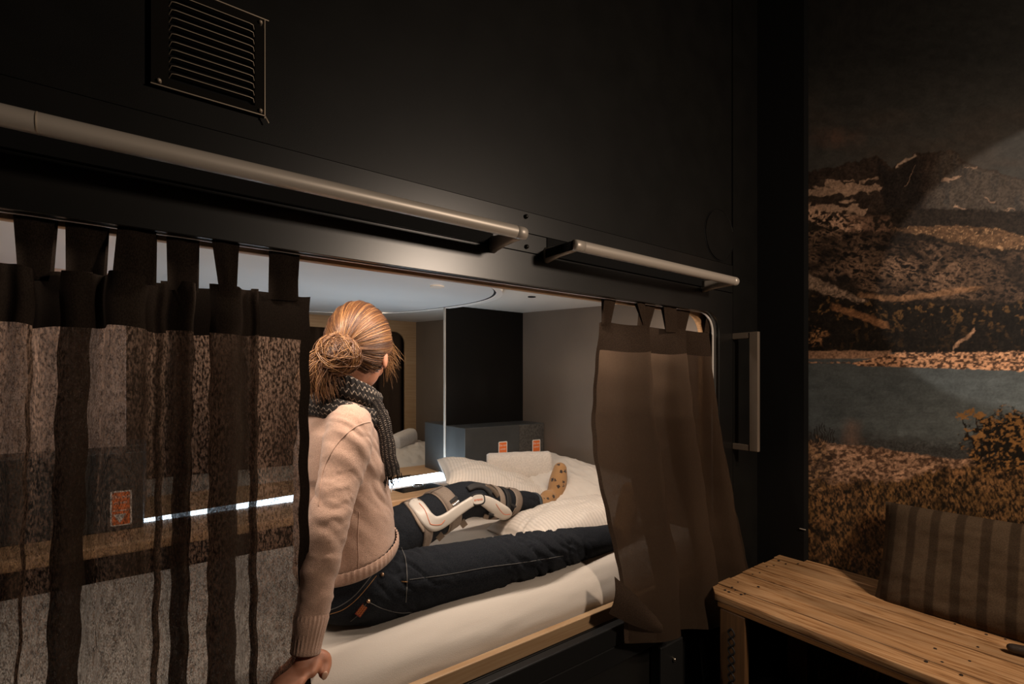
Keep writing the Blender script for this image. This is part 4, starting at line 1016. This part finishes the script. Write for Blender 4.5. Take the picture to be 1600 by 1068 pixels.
up_path = [(651,774,.016),(643,781,.023),(655,796,.025),(667,812,.025),(680,818,.023),(696,811,.021),(712,799,.019),(728,788,.017),(740,781,.017)]
lo_path = [(747,779,.015),(762,785,.022),(777,795,.028),(789,803,.027),(790,813,.022),(780,820,.016),(766,820,.012)]
s1 = shell(up_path, 'thigh_shell', M['shell']); s2_ = shell(lo_path, 'calf_shell', M['shell'])
for s0, lst in ((s1, [[(655,786),(664,797),(670,813),(674,819),(688,819),(695,812)]]), (s2_, [[(775,787),(781,796),(788,803),(797,803)]])):
    me = s0.data; bv = BVHTree.FromPolygons([v.co.copy() for v in me.vertices], [tuple(p_.vertices) for p_ in me.polygons])
    for pth in lst: surf_line(bv, pth, .0011, 'orange_line', M['orange_line'], s0, n=30)
# padded linings peeking out
shell([(636,785,.010),(647,799,.012),(656,815,.012),(664,828,.010)], 'thigh_lining', M['strap_light'], th=.002, off=.003)
shell([(730,765,.010),(742,760,.012),(756,762,.012),(766,772,.010)], 'knee_pad', M['pad'], th=.006, off=.004)
shell([(756,760,.008),(768,766,.010),(776,775,.009)], 'knee_pad', M['bronze'], th=.008, off=.004)
def ring_strap(a, b_, s_, wd, tilt, name, m, th=.003, off=.003, arc=(0, 2*PI), n=64, parent=brace):
    axd = (b_-a).normalized(); c = lerp(a, b_, s_); e1 = (V((0,0,1))-axd*axd.z).normalized(); e2 = axd.cross(e1); rings = []
    full = arc[1]-arc[0] > 6.2
    for k in range(n+1):
        an = arc[0]+(arc[1]-arc[0])*k/n; dr = e1*math.cos(an)+e2*math.sin(an); up_, lo_ = [], []
        for q in range(5):
            f = q/4*2-1; cc = c+axd*(wd*f+tilt*math.cos(an)); h = jb.ray_cast(cc+dr*.16, -dr)
            p_ = h[0] if h[0] is not None and (h[0]-cc).length < .14 else cc+dr*.07
            up_.append(p_+dr*(off+th)); lo_.append(p_+dr*(off-.002))
        rings.append(up_+lo_[::-1])
    for _ in range(3):
        L_ = len(rings); rings = [[(rings[(i-1) % L_ if full else max(0,i-1)][k]+rings[i][k]*2+rings[(i+1) % L_ if full else min(L_-1,i+1)][k])/4 for k in range(len(rings[0]))] for i in range(L_)]
    return MB().loft(rings, caps=not full).build(name, m, parent, smooth=True)
ring_strap(hip_l, kn_l, .48, .017, .012, 'strap', M['strap']); ring_strap(hip_l, kn_l, .76, .025, -.006, 'strap', M['strap'])
ring_strap(hip_l, kn_l, .755, .028, -.006, 'strap_edge', M['strap_light'], th=.0012)
ring_strap(kn_l, an_l, .30, .014, .0, 'strap', M['strap']); ring_strap(kn_l, an_l, .52, .016, .01, 'strap', M['strap'], th=.004); ring_strap(kn_l, an_l, .52, .0185, .01, 'strap_edge', M['strap_light'], th=.0014)
ring_strap(kn_l, an_l, .38, .012, .006, 'strap', M['pad'])
def tile(px, py, w_, h_, ang, name, m, th=.004, parent=brace, bvh=jb, off=.009):
    q, n_ = cast(bvh, px, py, off)
    if q is None: return None
    r0 = ray(px,py).normalized(); n_ = (n_-r0*1.2).normalized()
    ax = Rr(n_, ang); ay = n_.cross(ax); Rm = Matrix((ax, ay, n_)).transposed(); mb = MB(); mb.box((-w_,-h_,-th),(w_,h_,th), bevel=min(w_,h_,th)*.5); mb.v = [tuple(q+Rm@V(v)) for v in mb.v]
    return mb.build(name, m, parent, smooth=False)
def Rr(n_, ang):
    right = V((CY,-SY,0)); up_ = V((0,0,1)); d = right*math.cos(math.radians(ang))+up_*math.sin(math.radians(ang)); return (d-n_*d.dot(n_)).normalized()
tile(710,787,.014,.003,38,'buckle',M['chrome']); tile(707,782,.016,.006,40,'buckle',M['pad'], off=.007)
tile(721,814,.011,.014,28,'buckle',M['bronze']); tile(686,836,.012,.012,35,'buckle',M['bronze'], off=.004)
tile(799,789,.012,.004,-25,'buckle',M['pad']); tile(758,803,.010,.009,-18,'buckle',M['bronze']); tile(764,799,.011,.004,-18,'buckle',M['pad'], off=.014)
# hinge
q, n_ = cast(jb, 743, 780, .008); r0 = ray(743,780).normalized(); n_ = (n_*.5-r0).normalized(); ax = Rr(n_, 8); ay = n_.cross(ax); q = q+n_*.010
hg = thing('h', q, '', ''); bpy.data.objects.remove(hg)
def oval(a, b_, z0_, z1_, name, m, parent=brace):
    rings = []
    for z_, s_ in ((z0_,1),(z1_-.0015,1),(z1_,.93)): rings.append([q+ax*a*s_*math.copysign(abs(math.cos(t_))**.7, math.cos(t_))+ay*b_*s_*math.copysign(abs(math.sin(t_))**.7, math.sin(t_))+n_*z_ for t_ in [2*PI*k/40 for k in range(40)]])
    return MB().loft(rings).build(name, m, parent, smooth=False)
hb_ = oval(.0255,.0205,-.020,.002,'hinge',M['pad']); cap_ = oval(.0205,.0158,.0,.0045,'hinge_cap',M['shell'], hb_)
link(place(text_mesh('arexa', .0135, .0003), q+n_*.0050, ax, ay), 'lettering', M['orange_line'], brace)

# ================================================================== MURAL
ys = np.concatenate([np.linspace(.822, .20, 330), np.linspace(.19, -.75, 120)]); zs = np.concatenate([np.linspace(FL, -.72, 30, endpoint=False), np.linspace(-.72, 1.22, 800), np.linspace(1.23, CE-.01, 30)])
YY, ZZ = np.meshgrid(ys, zs, indexing='ij'); dep = SY*XR+CY*YY; lat = CY*XR-SY*YY
dep = np.maximum(dep, .35); px = 800+750*lat/dep; py = 592-750*ZZ/dep
def nz(sx, sy, o=4, s=0): return fbm(px/sx, py/sy, 0, o, s)
def mixc(c, m_, col): m_ = np.clip(m_, 0, 1)[...,None]; return c*(1-m_)+np.array(col)*m_
def lin(r, g, b_): return [((v/255+.055)/1.055)**2.4 if v > 10 else v/255/12.92 for v in (r, g, b_)]
K = 1.0
sm = lambda e, w_: np.clip(e/w_+.5, 0, 1)
gx = lambda xs_, ys_: np.interp(px, xs_, ys_)
_p0, _q0 = px.copy(), py.copy(); wa = np.where((_q0>548)&(_q0<575), .25, np.where(_q0>690,.6,1.0)); px = _p0+(fbm(_p0/9,_q0/7,0,4,301)-.5)*9*wa+(fbm(_p0/45,_q0/40,0,2,305)-.5)*9*wa; py = _q0+(fbm(_p0/9,_q0/6,0,4,303)-.5)*7*wa
n4 = nz(40,25,5,1); n1 = nz(9,7,4,2); n2 = nz(3.4,2.6,3,5); nv = nz(5,18,4,7)
col = np.zeros(px.shape+(3,))+np.array(lin(24,23,21)); col = mixc(col, np.clip((_q0-90)/170,0,1)*.9, lin(46,43,39))
col = mixc(col, (nz(70,30,4,33)-.45)*2*np.clip((py-120)/160,0,1), lin(50,41,34))
col = mixc(col, np.clip(1-np.abs(py-215-(px-1290)*.02)/22,0,1)*np.clip(1-np.abs(px-1305)/55,0,1)*n1*1.1, lin(72,52,42))
ridge = gx([1200,1265,1285,1300,1330,1355,1368,1385,1392,1396,1430,1437,1450,1464,1469,1490,1497,1504,1520,1530,1560,1600,1700,1900],[275,268,262,261,254,246,242,256,262,258,241,238,240,239,236,237,241,252,256,264,266,282,300,330])+(nz(7,7,3,11)-.5)*7
m_ = sm(py-ridge, 2)
rock = np.array(lin(38,29,23))*(.35+1.2*nv[...,None])
rock = mixc(rock, np.clip((n1-.5)*4,0,1)*.6, lin(28,22,18))
col = col*(1-m_[...,None])+rock*m_[...,None]
sh = sm(px-1372-(py-270)*.25,10)*sm(1440+(py-270)*.1-px,16)*sm(py-ridge-6,6)*sm(375-py,12); col = mixc(col, sh*.75, lin(20,17,15))
rr_ = sm(px-1455+(py-300)*.2, 22)*sm(py-ridge-2,4)*sm(388-py,4); col = mixc(col, rr_*.5, np.array(lin(60,53,46))); col = mixc(col, rr_*np.clip((.47-nz(6,26,4,41))*5,0,1)*.6, lin(34,32,30))
def streak(x0, y0, x1, y1, w_, c, a=1, rag=4, s=51):
    f = np.clip((px-x0)/(x1-x0),0,1); yy = y0+(y1-y0)*f; e = w_*np.sin(PI*np.clip(f,.06,.94))**.5-np.abs(py-yy+(nz(12,8,3,s)-.5)*rag*2)
    global col; col = mixc(col, sm(e,1.6)*(px > x0)*(px < x1)*a, c)
SN = lin(118,94,76)
for q_ in ((1255,300,1376,292,8),(1250,322,1355,328,6),(1290,285,1330,293,7),(1330,285,1372,279,1.6),(1318,279,1336,284,1.6),(1314,313,1334,314,2.2),(1412,296,1428,262,1),(1471,283,1502,276,2.4),(1508,264,1528,264,1.4),(1540,308,1556,313,2),(1492,323,1513,326,2.2),(1568,325,1590,328,1.2)): streak(*q_, SN, .8, 7, int(q_[0]) % 97)
streak(1396,261,1432,242,2.2,lin(120,100,84),.9,1)
# dark forest shelf, scree, terrace
fo = sm(py-gx([1250,1330,1400,1500,1600,1900],[335,341,326,326,330,345])-(n2-.5)*6,4); rk2 = np.array(lin(26,20,15))*(.35+1.3*n2[...,None]); col = col*(1-fo[...,None])+rk2*fo[...,None]
col = mixc(col, sm(14-np.abs(py-342-(px-1300)*.28),6)*(px<1345)*np.clip((nz(5,4,3,61)-.47)*8,0,1), lin(135,105,84))
col = mixc(col, sm(14-np.abs(py-350-(px-1300)*.03),6)*sm(px-1325,6)*sm(1392-px,12)*np.clip((nz(6,5,3,63)-.42)*5,0,1)*.8, lin(84,62,48))
tr = sm(py-gx([1380,1440,1500,1560,1600,1900],[356,354,352,358,368,380]),3)*sm(gx([1380,1440,1500,1560,1600,1900],[358,366,380,390,388,400])-py,4)*sm(px-1392,12); col = mixc(col, tr*np.clip(.1+1.1*nz(14,4,4,121),0,1), lin(80,58,40)); col = mixc(col, tr*np.clip((n2-.62)*8,0,1), lin(110,84,60))
# cliffs
cl = sm(py-gx([1250,1390,1450,1560,1600,1900],[360,362,378,394,394,400])-(n2-.5)*5,4)*sm(gx([1250,1340,1400,1540,1600,1900],[420,450,462,470,474,480])-py-(n1-.5)*8,5)
rg = 1-2*np.abs(fbm((px+py*.9)/12, (py-px*.35)/5, 0, 5, 71)-.5); ct = np.clip((rg-.62)*3.0,0,1)*np.clip(.35+1.5*(nz(38,30,3,74)-.32),0,1)
cliff = np.array(lin(18,14,11))*(1-ct[...,None])+np.array(lin(92,70,54))*ct[...,None]
cliff = mixc(cliff, np.clip((nz(30,22,4,73)-.54)*6,0,1)*.75, lin(17,13,10)); cliff = mixc(cliff, sm(px-1500,60)*.5, lin(22,17,13))
col = col*(1-cl[...,None])+cliff*cl[...,None]
sc1 = sm(11-np.abs(py-440-(px-1265)*.42)-(px-1265)*.05,4)*sm(1368-px,6); col = mixc(col, sc1*(.4+.9*np.clip((n2-.3)*2,0,1)), lin(104,84,68))
col = mixc(col, sm(4-np.abs(py-458-8*np.sin((px-1330)/45)),3)*sm(px-1340,8)*sm(1530-px,20)*(.3+.8*n1), lin(100,72,50))
# wooded slope
wo = sm(py-gx([1250,1300,1340,1400,1530,1600,1900],[462,462,470,472,478,470,470])-(n2-.5)*8,5)*sm(556-py,2)
wood = np.array(lin(17,13,9))*(.5+1.0*nz(3,7,3,81)[...,None]); wood = mixc(wood, np.clip((nz(7,6,4,83)-.60)*8,0,1)*.7*np.clip(1.1-np.abs(py-480)/50,.18,1), lin(84,60,34))
col = col*(1-wo[...,None])+wood*wo[...,None]
col = mixc(col, sm(6-np.abs(py-478-(px-1300)*.36),3)*sm(px-1302,6)*sm(1386-px,4)*(.5+.5*n2), lin(98,66,42))
col = mixc(col, sm(3-np.abs(py-540+(px-1495)*.9),3)*(px>1490)*(px<1522)*n1*1.5, lin(130,98,74))
col = mixc(col, sm(1290-px-(n1-.5)*30,8)*sm(13-np.abs(py-525),8)*np.clip((n2-.45)*4,0,1), lin(110,76,48))
# lake and shores
lk = sm(py-551,2); lake = np.array(lin(58,62,62))*(.86+.30*fbm(px/26, py/1.6, 0, 3, 91)[...,None]); lake = mixc(lake, np.clip((600-py)/45,0,1)*.25, lin(58,54,48)); lake = mixc(lake, sm(py-gx([1300,1400,1480,1560,1620],[674,684,690,694,694])-(n1-.5)*18,22)*.75, lin(32,29,27)); lake = mixc(lake, sm(20-np.abs(py-678),16)*np.clip(1-np.abs(px-1332)/22,0,1)*.6, lin(86,66,54))
col = col*(1-lk[...,None])+lake*lk[...,None]
col = mixc(col, sm(py-548,2)*sm(560-py+(1300-px)*.01,2)*sm(1392-px,6), lin(112,84,64)); col = mixc(col, sm(py-548,2)*sm(556.5-py,2)*sm(1392-px,6)*np.clip((n2-.5)*5,0,1)*.5, lin(70,52,40))
sp = sm(py-gx([1336,1380,1400,1600,1900],[566,556,551,549,545])-(n2-.5)*4,2)*sm(gx([1330,1340,1400,1500,1600,1900],[567,571,573,576,579,584])-py,1.5); st = np.clip((nz(4.5,2.6,3,95)-.38)*4,0,1); col = col*(1-sp[...,None])+(np.array(lin(54,38,28))*(1-st[...,None])+np.array(lin(156,114,84))*st[...,None])*sp[...,None]
# near shore
ns = sm(py-gx([1250,1290,1325,1345,1370,1400,1440,1480,1520,1560,1600,1900],[686,692,695,696,699,704,711,716,717,714,710,700])-(n2-.5)*5,3); st2 = np.clip((nz(5,3.2,4,97)-.36)*3.4,0,1)
sand = np.array(lin(56,40,30))*(1-st2[...,None])+np.array(lin(124,96,76))*st2[...,None]; col = col*(1-ns[...,None])+sand*ns[...,None]
gr = sm(py-gx([1250,1300,1340,1380,1420,1460,1500,1540,1600,1900],[752,752,748,752,748,734,728,722,718,700])-(n1-.5)*26,10)
gn = .55*fbm((_p0-_q0*.35)/1.9, _q0/4.6, 0, 3, 101)+.45*fbm((_p0+_q0*.25)/3.6, _q0/6, 0, 3, 102); gv = np.clip((gn-.40)*4,0,1); pat = nz(30,18,3,103)
grass = np.array(lin(20,14,8))*(1-gv[...,None])+(np.array(lin(80,58,30))*(1-pat[...,None])+np.array(lin(104,74,48))*pat[...,None])*gv[...,None]
grass = mixc(grass, np.clip((nz(22,16,3,105)-.50)*5,0,1)*.55, lin(16,12,7)); grass = mixc(grass, np.clip((py-800)/70,0,1)*np.clip((nz(26,20,3,107)-.3)*2,0,1)*.7, lin(12,9,6))
col = col*(1-gr[...,None])+grass*gr[...,None]
# bushes
bm_ = sm(1-((px-1570)/58)**2-((py-692)/48)**2+(n1-.5)*1.8+ (n2-.5)*1.0,.5); lf = np.clip((nz(5,3.5,3,111)-.50)*7,0,1); col = col*(1-bm_[...,None])+(np.array(lin(13,10,7))*(1-lf[...,None])+np.array(lin(92,64,34))*lf[...,None])*bm_[...,None]
for (x0_, y0_, x1_, y1_) in ((1503,655,1528,715),(1524,650,1534,710),(1540,690,1552,730),(1560,690,1566,735)):
    f = np.clip((py-y0_)/(y1_-y0_),0,1); col = mixc(col, sm(1.3-np.abs(px-x0_-(x1_-x0_)*f),1)*(py>y0_)*(py<y1_), lin(16,12,9))
for (x0_, y0_, r_) in ((1503,650,10),(1516,643,8),(1530,648,9),(1512,672,6),(1528,680,9)): col = mixc(col, sm(1-((px-x0_)/r_)**2-((py-y0_)/(r_*.5))**2+(n2-.5)*3,.6), lin(96,68,38))
lb_ = sm(1-((px-1272)/28)**2-((py-722)/42)**2+(n1-.5)*2,.6); col = col*(1-lb_[...,None]*.75)+(np.array(lin(26,19,13))*(1-lf[...,None])+np.array(lin(110,84,60))*lf[...,None])*lb_[...,None]*.75
for k in range(9):
    x0_ = 1268+k*4; col = mixc(col, sm(.9-np.abs(px-x0_-(692-py)*(.15*(k-3)/4)),.8)*(py<692)*(py>658+abs(k-4)*4), lin(24,19,15))
grain = (.35+1.3*nz(2.3,2.0,2,201)); wl = np.where((py>560)&(py<690),.35,1)*(.25+.75*np.clip((py-ridge)/4,0,1)); col = col*(1+(grain-1)*wl)[...,None]; col = col*np.clip(.72+.56*nz(16,9,4,203),0,2)[...,None]
gain = 2.5
nY, nZ = YY.shape; vs = np.stack([np.full(YY.size, XR), YY.ravel(), ZZ.ravel()], 1); idx = np.arange(nY*nZ).reshape(nY, nZ)
fs = np.stack([idx[:-1,:-1], idx[:-1,1:], idx[1:,1:], idx[1:,:-1]], -1).reshape(-1,4)
me = bpy.data.meshes.new('mural'); me.vertices.add(len(vs)); me.vertices.foreach_set('co', vs.ravel()); me.loops.add(fs.size); me.loops.foreach_set('vertex_index', fs.ravel()); me.polygons.add(len(fs)); me.polygons.foreach_set('loop_start', np.arange(0, fs.size, 4)); me.update(calc_edges=True)
ca_ = me.color_attributes.new('print', 'FLOAT_COLOR', 'POINT'); ca_.data.foreach_set('color', np.concatenate([np.clip(col*gain,0,1).reshape(-1,3), np.ones((len(vs),1))], 1).astype(np.float32).ravel())
m, nt, N, L, b = node_mat('printed wall photograph'); at = N.new('ShaderNodeAttribute'); at.attribute_name = 'print'; L.new(at.outputs['Color'], b.inputs['Base Color']); b.inputs['Roughness'].default_value = .55; b.inputs['Specular IOR Level'].default_value = .3
tag(link(me, 'mural', m), 'wall print of mountains above a lake with grassy shore', 'mural')

# ================================================================== BENCH
BX0, BX1, BYE, BZ = 1.463, 2.022, .912, -.700
bench = thing('bench', (1.74,.2,FL), 'pale pine plank bench standing against the mural wall', 'bench')
npl = 7; wpl = (BX1-BX0)/npl; bvh_pts = []
for k in range(npl):
    a = BX0+wpl*k+.0028; b_ = BX0+wpl*(k+1)-.0028; ch = .0
    ye = BYE+(.0012*math.sin(k*2.3)); ya = ye-(.022 if k in (0,) else 0); yb_ = ye-(.035 if k == npl-1 else 0)
    th = .022; dz = .0016*math.sin(k*2.2)
    out = [(a,-1.0),(b_,-1.0),(b_,yb_-.0),(a,ya)] if k not in (0, npl-1) else ([(a,-1.0),(b_,-1.0),(b_,ye),(a+.046,ye),(a,ye-.036)] if k == 0 else [(a,-1.0),(b_,-1.0),(b_,ye-.03),(b_-.03,ye),(a,ye)])
    me = plate(out, [], th, (0,0,BZ-th+dz), (1,0,0),(0,1,0),(0,0,1))
    bm = bmesh.new(); bm.from_mesh(me); bmesh.ops.bevel(bm, geom=[e for e in bm.edges if len(e.link_faces) == 2 and e.calc_face_angle(0) > .5], offset=.0018, segments=2, affect='EDGES', profile=.5); bm.to_mesh(me); bm.free()
    link(me, 'plank', pine('pine %d' % k, k+1), bench)
lpine = pine('pine leg', 12)
M['lath'] = mat('orange brown pine', (.26,.12,.04), .5, var=.4, vscale=6, stretch=(20,1,20))
MB().box((BX0+.004,-1.0,BZ-.041),(BX0+.020,BYE-.045,BZ-.0235)).build('front_lath', M['lath'], bench, bevel=.002)
mb = MB(); mb.box((BX0+.005,.775,FL),(BX0+.030,.860,BZ-.043)); mb.build('leg', mat('shaded leg pine', (.13,.062,.022), .6, var=.4, vscale=6, stretch=(20,20,1)), bench, bevel=.004)  # leg colour darkened to put in the shade on its side
for (x_, y_) in ((1.96,.80),(1.96,-.92),(BX0+.02,-.92)): MB().box((x_,y_,FL),(x_+.03,y_+.07,BZ-.024)).build('leg', M['lath'], bench, bevel=.004)
MB().box((BX0+.03,.80,BZ-.06),(1.99,.83,BZ-.024)).build('cross_rail', M['lath'], bench)
# carved dark braid running down the leg
M['burn'] = mat('burnt lettering', (.006,.004,.003), .8)
for s_ in (1, -1):
    pts = [V((BX0+.0045, .820+s_*.0105*math.sin(k*.36), -.795-k*.0032)) for k in range(90)]; MB().tube(pts, .0028, 6).build('burnt_mark', M['burn'], bench, smooth=True)
# nail holes
M['hole'] = mat('dark nail hole', (.02,.010,.006), .9)
holes = [(1133,921),(1139,924),(1149,921),(1144,917),(1158,928),(1164,927),(1153,909),(1185,916),(1176,896.5),(1187,894),(1198,884.5),(1209,883),(1217,875),(1228,880),(1247,880),(1247,867),(1251,871.5),(1260,870),(1447,1032.5),(1472,1033.5),(1502,1053.5),(1461,1012.5),(1515,1032),(1492,974),(1541,990.5),(1571,998),(1506,957.5),(1554,972),(1430,944.5),(1528,1010)]
hm = None
for (hx_, hy_) in holes:
    p_ = P(hx_, hy_, Z=BZ+.0016)
    if hm is None: o = MB().tube([V((0,0,-.002)), V((0,0,.0004))], .0046, 10, ends=False).build('nail_hole', M['hole'], None); hm = o.data
    else: o = bpy.data.objects.new('nail_hole', hm); C.objects.link(o)
    s_ = random.uniform(.7,1.1); o.scale = (s_, s_*.8, 1); o.location = p_-bench.location; o.parent = bench
p_ = P(1211,860,Y=.93)
tag(MB().box((2.0,.905,-.76),(2.018,.94,-.690), bevel=.003).build('wooden_wedge', M['lath'], None), 'small pale wood block behind the far corner of the bench', 'block')
# cushion on the bench
cz_ = cushion_obj('cushion', (.30,.165,.058), Matrix(((0,.40,-.92),( -1,0,0),(0,.92,.40))).to_3x3() @ rot(0,0,1), (1.925,.262,-.562), M['cushion'], seed=41, wr=.004, p=5, pinch=.05, thick_p=.5)
tag(cz_, 'brown striped cushion leaning on the mural wall at the back of the bench', 'cushion')
g0 = P(1583,1012,Z=-.684); g1 = g0+V((.030,-.16,.014))
tag(MB().tube([g0, lerp(g0,g1,.3), lerp(g0,g1,.6), g1], [.0125,.0135,.014,.012], 18, flat=.85).build('dark_grip', M['grip'], None, smooth=True), 'dark brown rounded handle lying on the bench at the right edge', 'handle')
# small pale bar standing for a highlight on a socket edge
p_ = P(1254,826,X=1.989)
tag(MB().box(p_+V((-.004,-.012,-.0015)), p_+V((0,.010,.0015)), bevel=.0006).build('socket_glint', M['steel'], None), 'tiny pale bar as a highlight low on the dark strip beside the mural', 'clip')
